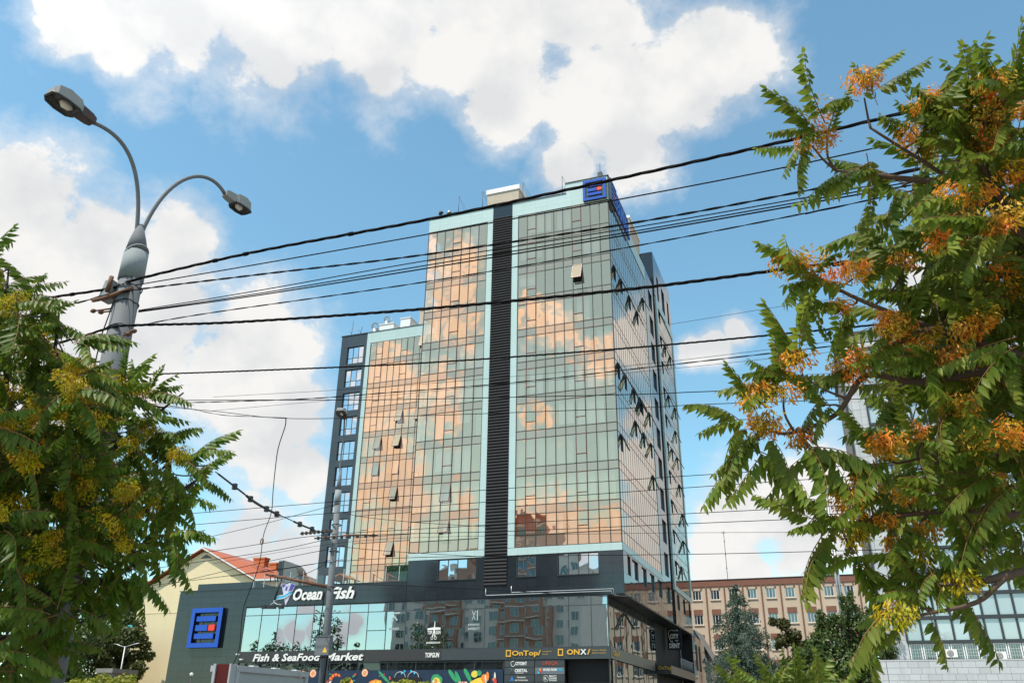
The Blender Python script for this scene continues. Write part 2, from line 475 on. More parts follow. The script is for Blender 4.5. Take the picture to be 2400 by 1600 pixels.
def casement(parent, x0, x1, y, z0, z1, open_deg=0, glassm=None, framem=None):
    """top-hung window: frame is a part, its glass a sub-part"""
    w, h = x1-x0, z1-z0
    glassm = glassm or M['gold']; framem = framem or M['sash']
    key = (round(w, 3), round(h, 3), glassm.name, framem.name)
    if key not in SASH:
        a = .055
        f = MB(); f.box(0, w, -.05, .02, -a, 0); f.box(0, w, -.05, .02, -h, -h+a)
        f.box(0, a, -.05, .02, -h+a, -a); f.box(w-a, w, -.05, .02, -h+a, -a)
        g = MB(); g.quad((a-.01, -.03, -h+a-.01), (w-a+.01, -.03, -h+a-.01), (w-a+.01, -.03, -a+.01), (a-.01, -.03, -a+.01))
        SASH[key] = (f.mesh('casement_frame', framem), g.mesh('casement_glass', glassm))
    fm, gm = SASH[key]
    o = bpy.data.objects.new('casement_window', fm)
    place(o, parent, (x0, y, z1))
    tilt = prng.gauss(0, .25)
    o.rotation_euler = (R_(-open_deg + (tilt if open_deg == 0 else 0)), 0, 0)
    g = bpy.data.objects.new('glass', gm); COL.objects.link(g); g.parent = o
    WORLD[g.name] = WORLD[o.name]
    return o
def clad(name, parent, xs, zs, y0, y1, mat, holes=(), gap=.0035):
    """grid of separate cladding panels facing -Y with open joints, leaving the holes free"""
    for i in range(len(xs)-1):
        for j in range(len(zs)-1):
            cx, cz = (xs[i]+xs[i+1])/2, (zs[j]+zs[j+1])/2
            if any(a < cx < b and c < cz < d for a, b, c, d in holes): continue
            piece(name, parent, xs[i]+gap, xs[i+1]-gap, y0 - prng.random()*.004, y1, zs[j]+gap, zs[j+1]-gap, mat)
def cladx(name, parent, ys, zs, x0, x1, mat, holes=(), gap=.006):
    for i in range(len(ys)-1):
        for j in range(len(zs)-1):
            cy, cz = (ys[i]+ys[i+1])/2, (zs[j]+zs[j+1])/2
            if any(a < cy < b and c < cz < d for a, b, c, d in holes): continue
            piece(name, parent, x0, x1 + prng.random()*.004, ys[i]+gap, ys[i+1]-gap, zs[j]+gap, zs[j+1]-gap, mat)
def splits(a, b, step, extra=()):
    n = max(1, round((b-a)/step))
    v = [a+(b-a)*i/n for i in range(n+1)]
    for e in extra:
        v = [q for q in v if abs(q-e) > step*.3 or q in (a, b)]; v.append(e)
    return sorted(set(v))
def wavy(mb, x0, x1, y, z0, z1, amp=.03, per=.13, m=0):
    n = max(4, int((x1-x0)/per*3)); ph = prng.random()*6
    pts = [(x0+(x1-x0)*i/n, y+amp*math.sin((x1-x0)*i/n/per*6.283+ph)) for i in range(n+1)]
    for a, b in zip(pts, pts[1:]):
        mb.quad((a[0], a[1], z0), (b[0], b[1], z0), (b[0], b[1], z1), (a[0], a[1], z1), m, True)

# ------------------------------------------------------------------ the tower, front block
T = thing('office_tower', (-9.4, 0, 10.7), 'tall glass tower with gold reflections, cyan frame and a dark louvre strip', 'tower')
XL = [-18.85 + i*6.47/7 for i in range(8)]
XR = [-9.08 + i*.908 for i in range(11)]
XR[-1] = -.02
core = MB()
core.box(-18.80, -.36, 2.72, 34.3, 10.8, 48.2)
core.box(-11.76, -9.74, .12, 2.70, 11.0, 48.2)
build('core', core, M['dark'], T)
room = MB()
for xa, xb in ((-18.80, -11.78), (-9.72, -.06)):
    room.quad((xa, 2.70, 10.9), (xb, 2.70, 10.9), (xb, 2.70, 48), (xa, 2.70, 48), 0)
    for k in range(0, 11): room.box(xa, xb, .06, 2.69, L(k)+.05, L(k)+.60, 1)
build('interior', room, [M['room'], M['slab']], T)
# mullions
mu = MB()
rows_v = [(L(k-1)+.744, L(k)) for k in range(2, 11)]
zl = sorted(set([14.81, 15.78] + [z for k in range(1, 11) for z in (L(k), L(k)+.744)][:-1]))
for xs in (XL, XR):
    for i, x in enumerate(xs):
        mu.box(x-.034, x+.034, -.060, .02, 14.81, 47.23)
    for z in zl:
        mu.box(xs[0], xs[-1], -.055, .018, z-.032, z+.032)
cw = build('curtain_wall', mu, M['mull'], T)
OPEN = {('R', 6, 8): 22, ('L', 3, 2): 9, ('L', 3, 1): 17}
for side, xs, opc in (('L', XL, (3,)), ('R', XR, (1, 6))):
    for i in range(len(xs)-1):
        a, b = xs[i]+.022, xs[i+1]-.022
        for k in range(1, 11):
            z0, z1 = (L(k-1)+.744, L(k)) if k > 1 else (15.78, L(1))
            z0 += .02; z1 -= .02
            if i in opc and not (side == 'R' and k == 1 and i == 1):
                zm = z1 - (z1-z0)*.70
                casement(T, a-.03, b+.03, -.03, zm, z1+.02, OPEN.get((side, i, k), 0))
                pane('glass_pane', cw, a, b, -.012, z0, zm-.02, M['gold'])
            else:
                pane('glass_pane', cw, a, b, -.012, z0, z1, M['gold'])
            if k < 10: pane('spandrel_pane', cw, a, b, -.012, L(k)+.02, L(k)+.724, M['goldsp'])
        pane('glass_pane', cw, a, b, -.012, 14.83, 15.76, M['goldsp'])
# curtains behind the glass
for xs in (XL, XR):
    for k in range(1, 11):
        z0, z1 = (L(k-1)+.63, L(k)+.04) if k > 1 else (14.9, L(1))
        i = 0; n = len(xs)-1
        while i < n:
            wdt = prng.choice((1, 2, 3))
            p = .9 if k <= 6 else .25
            if prng.random() < p:
                mb = MB(); e = min(n, i+wdt)
                xa, xb = xs[i]+prng.uniform(0, .3), xs[e]-prng.uniform(0, .4)
                if xb-xa > .3:
                    if prng.random() < .7: wavy(mb, xa, xb, .16, z0, z1)
                    else:
                        zz = z0+(z1-z0)*prng.uniform(.15, .6); mb.quad((xa, .14, zz), (xb, .14, zz), (xb, .14, z1), (xa, .14, z1))
                    build('curtain', mb, M['curt'], T)
            i += wdt
# cyan frame
zst = [14.81] + [L(k) for k in range(1, 11)]
clad('cyan_panel', T, [-12.38+.03, -11.78], [14.81]+[L(k)+.37 for k in range(0, 10)][1:]+[47.23], -.085, 0, M['cyan'])
clad('cyan_panel', T, [-9.72, -9.08-.03], [14.81]+[L(k)+.37 for k in range(0, 10)][1:]+[47.23], -.085, 0, M['cyan'])
clad('cyan_panel', T, splits(-18.85, -11.78, 1.2), [47.262, 47.8, 48.3, 48.80], -.085, .12, M['cyan'])
clad('cyan_panel', T, splits(-9.72, 0, 1.2, (-4.15,)), [47.262, 47.8, 48.3, 48.80], -.085, .12, M['cyan'])
clad('cyan_panel', T, splits(-4.15, 0, 1.2), [48.80, 49.3, 49.95], -.085, .10, M['cyan'])
clad('cyan_panel', T, splits(-18.85, -11.78, .92), [14.19, 14.784], -.085, 0, M['cyan'])
clad('cyan_panel', T, splits(-9.72, 0, .92), [14.19, 14.784], -.085, 0, M['cyan'])
piece('coping', T, -18.95, -4.15, -.16, .3, 48.80, 48.87, M['coping'])
piece('coping', T, -4.22, .14, -.17, .3, 49.95, 50.02, M['coping'])
piece('coping', T, -.26, .15, .3, 8.7, 49.95, 50.02, M['coping'])
piece('dark_panel', T, -11.77, -9.73, -.07, .1, 47.40, 48.79, M['gran'])
# louvre strip
bk = MB(); bk.box(-11.77, -9.73, .02, .10, 11.80, 47.39); build('louvre_backing', bk, M['black'], T)
z = 11.86
while z < 47.36:
    piece('slat', T, -11.76, -9.74, -.14, -.0, z, z+.17, M['slat'], (R_(-24), 0, 0)); z += .275
# granite storey under the glass
WIN = [(-16.02, -12.50, 12.45, 14.15, 4), (-8.91, -7.23, 12.45, 14.13, 2), (-5.36, -2.0, 12.45, 14.13, 4)]
holes = [w[:4] for w in WIN]
clad('granite_panel', T, splits(-18.85, -11.78, .92, (-16.02, -12.50)), [10.86, 11.65, 12.45, 14.19], -.05, .1, M['gran'], holes)
clad('granite_panel', T, splits(-9.72, 0, .92, (-8.91, -7.23, -5.36, -2.0)), [10.86, 11.65, 12.45, 13.3, 14.19], -.05, .1, M['gran'], holes)
piece('granite_panel', T, -11.77, -9.73, -.05, .1, 10.86, 11.79, M['gran'])
def ribbon(parent, x0, x1, z0, z1, n, y=.16, mat=None, fm=None, low=0):
    f = MB(); w = (x1-x0)/n
    for i in range(n+1): f.box(x0+i*w-(.03 if i else 0), x0+i*w+(.03 if i < n else 0), y-.04, y+.05, z0, z1)
    f.box(x0, x1, y-.045, y+.045, z1-.05, z1); f.box(x0, x1, y-.045, y+.045, z0, z0+.05)
    if low: f.box(x0, x1, y-.043, y+.043, z0+low-.03, z0+low+.03)
    f.box(x0-.06, x1+.06, -.12, y, z0-.05, z0)
    o = build('window', f, fm or M['mullg'], parent)
    for i in range(n):
        segs = [(z0+.05, z1-.05)] if not low else [(z0+.05, z0+low-.03), (z0+low+.03, z1-.05)]
        for a, b in segs:
            pane('pane', o, x0+i*w+.03, x0+(i+1)*w-.03, y, a, b, mat or M['wingl'], .5)
    return o
for a, b, c, d, n in WIN: ribbon(T, a, b, c, d, n)
rv = MB()
for a, b, c, d, n in WIN:
    rv.box(a, b, .10, .14, d, d+.04); rv.quad((a, 2.6, c), (b, 2.6, c), (b, 2.6, d), (a, 2.6, d))
build('window_reveal', rv, M['room'], T)
sf = MB().box(-18.85, 0, 0, 33.1, 10.78, 10.855); build('soffit', sf, M['dark'], T)
for (xa, xb, z, up, xs2) in ((-11.55, -.97, 11.06, .55, -11.55), (-9.31, -.81, 11.22, .52, -9.31)):
    pp = MB(); pp.tube([(xa, -.12, z+up), (xa, -.12, z+.06), (xa+.06, -.12, z), (xb-.05, -.12, z), (xb, -.12, z-.05), (xb, -.12, 10.88), (xb+.2, .05, 10.74), (xb+1.0, .5, 10.70)], .035, 8)
    build('pipe', pp, M['galv'], T)

# ---- side facade (plane X = 0)
YS1 = [.03 + i*(16.37/18) for i in range(19)]
YS2 = [24.15 + i*(9.75/11) for i in range(12)]
sg, sm_ = MB(), MB()
for ys in (YS1, YS2):
    for y in ys: sm_.box(-.02, .026, y-.020, y+.020, 14.81, 47.23)
    for z in zl: sm_.box(-.018, .024, ys[0], ys[-1], z-.026, z+.026)
    zz = sorted(zl + [47.23])
    for i in range(len(ys)-1):
        for a, b in zip(zz, zz[1:]):
            j = [prng.gauss(0, .0012) for _ in range(4)]
            sg.quad((.012+j[0], ys[i]+.02, a), (.012+j[1], ys[i+1]-.02, a), (.012+j[2], ys[i+1]-.02, b), (.012+j[3], ys[i]+.02, b), 0 if b-a > 1.0 else 1)
build('side_mullions', sm_, M['mull'], T)
build('side_glass', sg, [glass('side_glass', (1, .84, .66), (.1, .12, .12), .45, wave=.004, wscale=.5, tintdiff=(.10, .13, .13), dmix=.9, graze=(.90, .88, .86)), glass('side_spandrel', (1, .80, .60), (0, 0, 0), .5, wave=.004, wscale=.5, tintdiff=(.16, .13, .11), dmix=1.0, graze=(.84, .80, .78))], T, kind='stuff')
sb = MB(); sb.box(-.30, -.22, .1, 34.2, 14.2, 47.2); build('side_backing', sb, M['dark'], T)
c4 = [(98,590),(140,690),(192,770),(275,780),(240,870),(122,1180),(168,1250),(218,1345),(265,1415),(315,1480),(378,865),(390,1020),(415,1085),(398,1170),(448,1150),(408,1335),(435,1385),(470,1440),(420,1510)]
c5 = [(255,0),(298,20),(215,75),(262,140),(137,145),(305,190),(318,385),(395,40),(447,120),(405,190),(428,230),(460,275),(415,345),(472,430),(430,530),(485,590),(440,700),(495,760),(450,880),(480,880)]
seen = set()
fs, gs = MB(), MB(); w, h, a = .90, 1.45, .045
fs.box(-.02, .05, 0, w, -a, 0); fs.box(-.02, .05, 0, w, -h, -h+a); fs.box(-.02, .05, 0, a, -h+a, -a); fs.box(-.02, .05, w-a, w, -h+a, -a)
gs.box(-.005, .02, a-.01, w-a+.01, -h+a-.01, -a+.01)
fsm, gsm = fs.mesh('side_casement', M['sashd']), gs.mesh('side_casement_glass', MATS['side_glass'])
dk = MB(); dk.quad((0, 0, -h), (0, w, -h), (0, w, 0), (0, 0, 0)); dkm = dk.mesh('opening', M['black'])
for src, ox, oy, sc in ((c4, 1400, 400, .3828), (c5, 1400, 960, .408)):
    for px, py in src:
        p = on_x(ox+px*sc, oy+py*sc, 0)
        ys = YS1 if p.y < 20 else YS2
        i = min(range(len(ys)-1), key=lambda q: abs((ys[q]+ys[q+1])/2-p.y-.2)); k = max(1, min(10, round((p.z-14.232)/3.3)))
        if (ys[0], i, k) in seen: continue
        seen.add((ys[0], i, k))
        o = bpy.data.objects.new('casement_window', fsm); place(o, T, (.03, ys[i]+.005, L(k)-.02))
        o.rotation_euler = (0, R_(-prng.uniform(15, 26)), 0)
        for nm, me in (('glass', gsm),):
            g = bpy.data.objects.new(nm, me); COL.objects.link(g); g.parent = o
        od = bpy.data.objects.new('opening', dkm); place(od, T, (.026, ys[i]+.005, L(k)-.02))
cladx('cyan_panel', T, splits(0, 16.9, 1.2), [47.262, 47.8, 48.3, 48.87], -.12, .06, M['cyan'])
cladx('cyan_panel', T, splits(0.0, 8.6, 1.2), [48.87, 49.95], -.12, .06, M['cyan'])
cladx('cyan_panel', T, splits(0.02, 16.9, .92), [14.19, 14.784], -.1, .06, M['cyan'])
cladx('cyan_panel', T, [16.44, 16.95], [14.81]+[L(k)+.37 for k in range(1, 10)]+[47.23], -.1, .06, M['cyan'])
cladx('cyan_panel', T, [23.2, 24.10], [14.3]+[L(k)+.37 for k in range(1, 10)]+[47.3, 48.4], -.1, .10, M['cyan'])
cladx('cyan_panel', T, [33.93, 34.5], [14.3]+[L(k)+.37 for k in range(1, 10)]+[47.3, 48.4], -.1, .10, M['cyan'])
cladx('cyan_panel', T, splits(24.10, 33.93, 1.2), [47.3, 48.4], -.1, .10, M['cyan'])
cladx('cyan_panel', T, splits(24.10, 33.93, 1.2), [14.25, 14.784], -.1, .10, M['cyan'])
hs = [(18.43, 20.55, L(k)-2.5, L(k)-.2) for k in range(1, 11)]
zz = [14.19] + [q for k in range(1, 11) for q in (L(k)-2.5, L(k)-.2)] + [48.95]
cladx('granite_panel', T, [16.97, 18.43, 20.55, 21.3], zz, -.2, .03, M['grans'], hs)
for ya, yb, za, zb in hs:
    f = MB(); f.box(-.17, -.1, ya, ya+.06, za, zb); f.box(-.17, -.1, yb-.06, yb, za, zb); f.box(-.17, -.1, (ya+yb)/2-.03, (ya+yb)/2+.03, za, zb); f.box(-.17, -.1, ya, yb, za, za+.06)
    o = build('window', f, M['dark'], T)
    piece('pane', o, -.15, -.13, ya+.05, yb-.05, za+.05, zb, M['darkgl'])
lv = MB(); lv.box(-.3, -.14, 21.32, 23.18, 10.9, 48.9); build('louvre_backing', lv, M['black'], T)
z = 11.0
mslat = MB()
while z < 47.3:
    mslat.box(-.13, -.02, 21.33, 22.95, z, z+.07); z += .275
build('side_slats', mslat, M['slat'], T, kind='stuff')
wy = [(1.47, 2.56), (3.2, 5.52), (6.94, 9.05), (10.5, 12.6), (14.1, 16.26), (18.4, 20.6), (24.5, 25.9), (28.3, 29.5), (32.0, 33.2)]
hb = [(q0, q1, 12.5, 14.05) for q0, q1 in wy]
ysb = sorted([0.02] + [q for p in wy for q in p] + [33.95])
e2 = []
for q0, q1 in zip(ysb, ysb[1:]): e2 += splits(q0, q1, 1.2)
for q0, q1 in ((0.02, 21.3), (23.2, 33.95)):
    cladx('granite_panel', T, [y for y in sorted(set(round(v, 3) for v in e2+[q0, q1])) if q0 <= y <= q1], [10.86, 11.7, 12.5, 14.05, 14.19], -.2, .03, M['grans'], hb)
for ya, yb, za, zb in hb:
    f = MB(); f.box(-.17, -.1, ya, ya+.06, za, zb); f.box(-.17, -.1, yb-.06, yb, za, zb); f.box(-.17, -.1, ya, yb, za, za+.06); f.box(-.17, -.1, ya, yb, zb-.06, zb)
    o = build('window', f, M['dark'], T)
    piece('pane', o, -.15, -.13, ya+.05, yb-.05, za+.05, zb-.05, M['darkgl'])
# upper dark storey at the back of the side facade
ph = MB(); ph.box(-12, -.3, 22.9, 34.4, 48.2, 54.2); build('penthouse_core', ph, M['dark'], T)
hp = [(24.7, 25.8, 48.5, 51.9), (27.8, 29.8, 48.5, 51.9), (31.7, 32.9, 48.5, 51.9)]
cladx('granite_panel', T, [22.9, 24.7, 25.8, 27.8, 29.8, 31.7, 32.9, 34.5], [48.4, 48.5, 51.9, 53.1, 54.3], -.25, .03, M['grans'], hp)
clad('granite_panel', T, splits(-12, 0, 1.5), [48.9, 50.7, 52.5, 54.3], 22.85, 22.95, M['gran'])
for ya, yb, za, zb in hp: piece('window_pane', T, -.22, -.18, ya, yb, za, zb, M['darkgl'])
rf = MB().box(-18.8, -.3, .3, 34, 48.2, 48.4); build('roof', rf, M['roof'], T)
# ------------------------------------------------------------------ things on the tower roof
def e_sign(name, label, O, u, v, n, size, depth, strut=True):
    """square blue letter-E emblem: O lower left corner, u right, v up, n towards the viewer"""
    O, u, v, n = Vector(O), Vector(u), Vector(v), Vector(n)
    t = thing(name, O + u*size/2, label, 'sign', 'square blue emblem signs')
    def bar(nm, a0, a1, b0, b1, d0, d1, mats):
        mb = MB()
        P = lambda a, b, d: O + u*(a*size) + v*(b*size) + n*d
        q = [P(a0, b0, d0), P(a1, b0, d0), P(a1, b1, d0), P(a0, b1, d0)]
        f = [P(a0, b0, d1), P(a1, b0, d1), P(a1, b1, d1), P(a0, b1, d1)]
        mb.quad(f[0], f[1], f[2], f[3], 0)
        mb.quad(q[3], q[2], q[1], q[0], 1)
        for k in range(4): mb.quad(q[k], q[(k+1) % 4], f[(k+1) % 4], f[k], 1)
        return build(nm, mb, mats, t)
    bl = [M['logo'], M['logod']]
    b = .115
    bar('frame_bar', 0, 1, 0, b, 0.02, depth, bl); bar('frame_bar', 0, 1, 1-b, 1, 0.02, depth, bl)
    bar('frame_bar', 0, b, b, 1-b, 0.02, depth, bl); bar('frame_bar', 1-b, 1, b, 1-b, 0.02, depth, bl)
    bar('emblem_bar', .19, .81, .66, .79, 0.06, depth, bl)
    bar('emblem_bar', .19, .58, .42, .57, 0.06, depth, bl)
    bar('emblem_square', .61, .81, .42, .57, 0.06, depth, [M['red'], M['red']])
    bar('emblem_bar', .19, .81, .22, .35, 0.06, depth, bl)
    if strut:
        for s in (.31, .69):
            mb = MB(); mb.tube([O + u*(s*size) + v*(.11*size) + n*.10, O + u*(s*size) + v*(.89*size) + n*.10], .022, 6)
            build('strut', mb, M['rail'], t)
    return t
e_sign('emblem_sign', 'blue square letter E emblem on the cyan parapet at the front corner of the tower', (-2.38, -.09, 47.36), (1, 0, 0), (0, 0, 1), (0, -1, 0), 2.28, .27)
e_sign('emblem_sign', 'blue square letter E emblem on the tower side wall, nearly edge on', (.07, -.05, 47.25), (0, 1, 0), (0, 0, 1), (1, 0, 0), 2.45, .27)

def text_mesh(s, size, bold=0.0, shear=0.0, depth=.03, spacing=1.0):
    cu = bpy.data.curves.new('txt', 'FONT')
    cu.body = s; cu.size = size; cu.offset = bold; cu.shear = shear; cu.extrude = depth/2; cu.space_character = spacing
    cu.resolution_u = 2
    o = bpy.data.objects.new('txt', cu)
    me = bpy.data.meshes.new_from_object(o)
    bpy.data.objects.remove(o); bpy.data.curves.remove(cu)
    return me
def wid(s, size, **k):
    me = text_mesh(s, size, **k)
    xs = [v.co.x for v in me.vertices] or [0]
    r = max(xs); bpy.data.meshes.remove(me); return r
def put_text(name, parent, s, x, z, y, height, width, mat, bold=.0, shear=0, depth=.04, letters=False, axis='x', edge=None):
    """lettering on a wall: cap height and total width fixed"""
    probe = text_mesh('H', 1.0); ch = max(v.co.y for v in probe.vertices); bpy.data.meshes.remove(probe)
    size = height/ch
    full = text_mesh(s, size, bold*size, shear, depth); xs = [v.co.x for v in full.vertices]; x0, x1 = min(xs), max(xs)
    sx = width/(x1-x0)
    out = []
    rot = Matrix.Rotation(math.pi/2, 4, 'X')
    if axis == 'y': rot = Matrix.Rotation(math.pi/2, 4, 'Z') @ rot
    def emit(me, dx):
        for v in me.vertices: v.co.x = (v.co.x + dx - x0)*sx
        lo = min(v.co.x for v in me.vertices)
        for v in me.vertices: v.co.x -= lo
        me.materials.append(mat)
        if edge:
            me.materials.append(edge)
            for p in me.polygons:
                if abs(p.normal.z) < .5: p.material_index = 1
        me.transform(rot)
        o = bpy.data.objects.new(name, me)
        place(o, parent, (x+lo, y, z) if axis == 'x' else (x, y+lo, z))
        out.append(o)
    if not letters: emit(full, 0)
    else:
        wl_ = wid('l', size, bold=bold*size, shear=shear)
        for i, c in enumerate(s):
            if c == ' ': continue
            dx = wid(s[:i]+'l', size, bold=bold*size, shear=shear) - wl_ if i else 0
            emit(text_mesh(c, size, bold*size, shear, depth), dx)
        bpy.data.meshes.remove(full)
    return out
t = thing('letter_sign', (.2, 5.5, 47.4), 'row of blue letters beside the emblem high on the side wall of the tower', 'sign')
put_text('letter', t, 'EXIMBANK', .20, 47.55, 2.9, 1.75, 5.4, M['logo'], .035, depth=.16, letters=True, axis='y')

# roof plant room, vents, antennas
t = thing('roof_plant_room', (-12, 4.5, 48.4), 'beige box-shaped plant room with white cap on the tower roof, behind the louvre strip', 'plant room')
mb = MB().box(-13.75, -10.2, 3.0, 6.2, 48.4, 52.75); build('wall', mb, M['beige'], t)
mb = MB().box(-13.85, -10.1, 2.9, 6.3, 52.75, 53.3); mb.box(-13.3, -10.5, 3.3, 5.9, 53.3, 53.55); build('cap', mb, M['white'], t)
mb = MB().box(-10.2, -9.9, 3.6, 4.2, 50.2, 50.8); build('vent_grille', mb, M['dark'], t)
t = thing('roof_plant_room', (-1.3, 15, 48.4), 'narrow beige plant room on the tower roof above the side wall', 'plant room')
mb = MB().box(-2.3, -.55, 12.6, 18.0, 48.4, 53.0); build('wall', mb, M['beige'], t)
mb = MB().box(-2.4, -.45, 12.5, 18.1, 53.0, 53.35); build('cap', mb, M['white'], t)
mb = MB()
for yy in (13.2, 14.6): mb.tube([(-1.2, yy, 53.35), (-1.2, yy, 53.9)], .16, 10)
build('vent', mb, M['galv'], t)
mb = MB().box(-.55, -.2, 16.6, 17.4, 50.2, 50.5); build('vent_hood', mb, M['dark'], t)
mb = MB().box(-3.2, -2.3, 18.0, 20.0, 48.4, 50.9); build('low_wall', mb, M['beige'], t)
def antenna(label, x, y, z0, z1, kind=0):
    t = thing('roof_antenna', (x, y, z0), label, 'antenna', 'antennas on the tower roof')
    mb = MB(); mb.tube([(x, y, z0), (x, y, z1)], .03, 6); build('mast', mb, M['dark'], t)
    if kind == 1:
        mb = MB()
        for dx, dy in ((1.1, .3), (.6, 1.0)): mb.tube([(x, y, z1), (x+dx, y+dy, z0+.2)], .010, 4)
        build('guy_wire', mb, M['dark'], t)
    if kind == 2:
        mb = MB(); mb.tube([(x+.08, y, z1-.45), (x+.30, y-.06, z1-.1)], [.16, .26], 10); build('floodlight', mb, M['dark'], t)
    if kind == 3:
        mb = MB(); mb.tube([(x, y, z0), (x, y, z1-.5)], .14, 10); mb.tube([(x, y, z1-.5), (x, y, z1-.35)], .26, 10); mb.tube([(x, y, z1-.35), (x, y, z1-.1)], [.2, .05], 10); build('flue', mb, M['galv'], t)
    if kind == 4:
        mb = MB().box(x-.22, x+.22, y-.2, y+.2, z0, z0+.55); build('base_box', mb, M['dark'], t)
antenna('thin mast with a dark floodlight at the left corner of the tower roof', -18.1, .5, 48.87, 50.05, 2)
antenna('grey metal flue with a cowl near the left corner of the tower roof', -16.95, .55, 48.87, 50.1, 3)
antenna('guyed mast on the tower roof, right of the metal flue', -15.9, .5, 48.87, 51.5, 1)
antenna('guyed mast on the tower roof, just left of the beige plant room', -13.25, .5, 48.87, 51.5, 1)
antenna('guyed mast on the tower roof, just right of the beige plant room', -8.85, .5, 48.87, 51.6, 1)
antenna('guyed mast on the tower roof, left of the raised emblem panel', -4.7, .5, 48.87, 51.4, 1)
antenna('slim rod antenna with box base on top of the raised emblem panel', -.72, .12, 50.02, 51.6, 4)
t = thing('roof_railing', (-11, .6, 48.87), 'thin light metal railing along the front edge of the tower roof', 'railing')
for i in range(12):
    x = -18.4 + i*1.25
    mb = MB(); mb.tube([(x, .6, 48.4), (x, .6, 49.35)], .018, 5); build('post', mb, M['rail'], t)
mb = MB(); mb.tube([(-18.4, .6, 49.35), (-4.65, .6, 49.35)], .018, 5); build('rail', mb, M['rail'], t)

# ------------------------------------------------------------------ rear wing
WY = 22.4
M['granw'] = pbr('grey_cladding', (.040, .052, .062), .22, .2, 3.0, rnd=.15)
WG = thing('rear_apartment_wing', (-34, WY, 12), 'rear wing left of the tower with gold glass and a dark column of windows', 'building')
XW = [-37.85 + i*.908 for i in range(10)]
mb = MB().box(-42.35, -18.9, WY+2.6, WY+14, 10, 48.3); build('core', mb, M['dark'], WG)
mb = MB(); mb.box(-42.4, -42.3, WY+.12, WY+14, 10, 48.8); build('end_wall', mb, M['gran'], WG)
room = MB(); room.quad((-37.85, WY+2.55, 10), (-18.9, WY+2.55, 10), (-18.9, WY+2.55, 48), (-37.85, WY+2.55, 48))
for k in range(-1, 11): room.box(-37.8, -18.9, WY+.06, WY+2.5, L(k)+.05, L(k)+.60, 1)
build('interior', room, [M['room'], M['slab']], WG)
mu = MB()
zw = [z for k in range(-1, 11) for z in (L(k), L(k)+.744)][:-1]
for x in XW: mu.box(x-.034, x+.034, WY-.060, WY+.02, 10.9, 47.2)
for z in zw: mu.box(XW[0], XW[-1], WY-.055, WY+.018, z-.032, z+.032)
cww = build('curtain_wall', mu, M['mull'], WG)
WOPEN = {(5, 7): 17, (5, 6): 20, (2, 6): 14, (2, 5): 6, (5, 5): 3, (5, 4): 17, (5, 2): 20, (8, 10): 18, (8, 7): 15}
for i in range(9):
    a, b = XW[i]+.022, XW[i+1]-.022
    for k in range(0, 11):
        z0, z1 = L(k-1)+.764, L(k)-.02
        if (i in (1, 5, 8) and (i, k) not in ((1, 6), (1, 5))) or (i, k) in WOPEN:
            zm = z1-(z1-z0)*.70
            casement(WG, a-.03, b+.03, WY-.03, zm, z1+.02, WOPEN.get((i, k), 0))
            pane('glass_pane', cww, a, b, WY-.012, z0, zm-.02, M['gold'])
        else: pane('glass_pane', cww, a, b, WY-.012, z0, z1, M['gold'])
        if k < 10: pane('spandrel_pane', cww, a, b, WY-.012, L(k)+.02, L(k)+.724, M['goldsp'])
for k in range(1, 11):
    i = 0
    while i < 9:
        wdt = prng.choice((1, 2, 3))
        if prng.random() < .7:
            mb = MB(); e = min(9, i+wdt); wavy(mb, XW[i]+prng.uniform(0, .3), XW[e]-prng.uniform(.1, .4), WY+.16, L(k-1)+.65, L(k)+.02)
            build('curtain', mb, M['curt'], WG)
        i += wdt
mb = MB(); mb.quad((XW[-1], WY, 10), (-18.9, WY, 10), (-18.9, WY, 47.2), (XW[-1], WY, 47.2)); build('hidden_wall', mb, MATS['gold_spandrel'], WG)
clad('cyan_panel', WG, splits(-37.9, -18.9, 1.3), [47.23, 47.75, 48.3, 48.75], WY-.085, WY+.1, M['cyan'])
clad('cyan_panel', WG, [-38.46, -37.9], [10.5, 14.6]+[L(k)+.37 for k in range(1, 10)]+[47.23, 48.75], WY-.085, WY+.1, M['cyan'])
piece('coping', WG, -42.5, -18.9, WY-.15, WY+.3, 48.75, 48.84, M['coping'])
wh = [(-41.40, -38.92, L(k)-2.62, L(k)-.17) for k in range(0, 11)]
clad('granite_panel', WG, [-42.4, -41.40, -38.92, -38.47], [9.0]+[q for k in range(0, 11) for q in (L(k)-2.62, L(k)-.17)]+[48.75], WY-.05, WY+.2, M['granw'], wh)
for a, b, c, d in wh: 
    f = MB(); n = 3; w = (b-a)/n; y = WY+.20
    for i in range(n+1): f.box(a+i*w-(.04 if i else 0), a+i*w+(.04 if i < n else 0), y-.04, y+.05, c, d)
    f.box(a, b, y-.045, y+.045, d-.06, d); f.box(a, b, y-.045, y+.045, c, c+.06); f.box(a, b, y-.043, y+.043, c+.80, c+.88)
    o = build('window', f, M['mullg'], WG)
    for i in range(n):
        for z0, z1 in ((c+.06, c+.80), (c+.88, d-.06)): pane('pane', o, a+i*w+.04, a+(i+1)*w-.04, y, z0, z1, M['wingl'], .6)
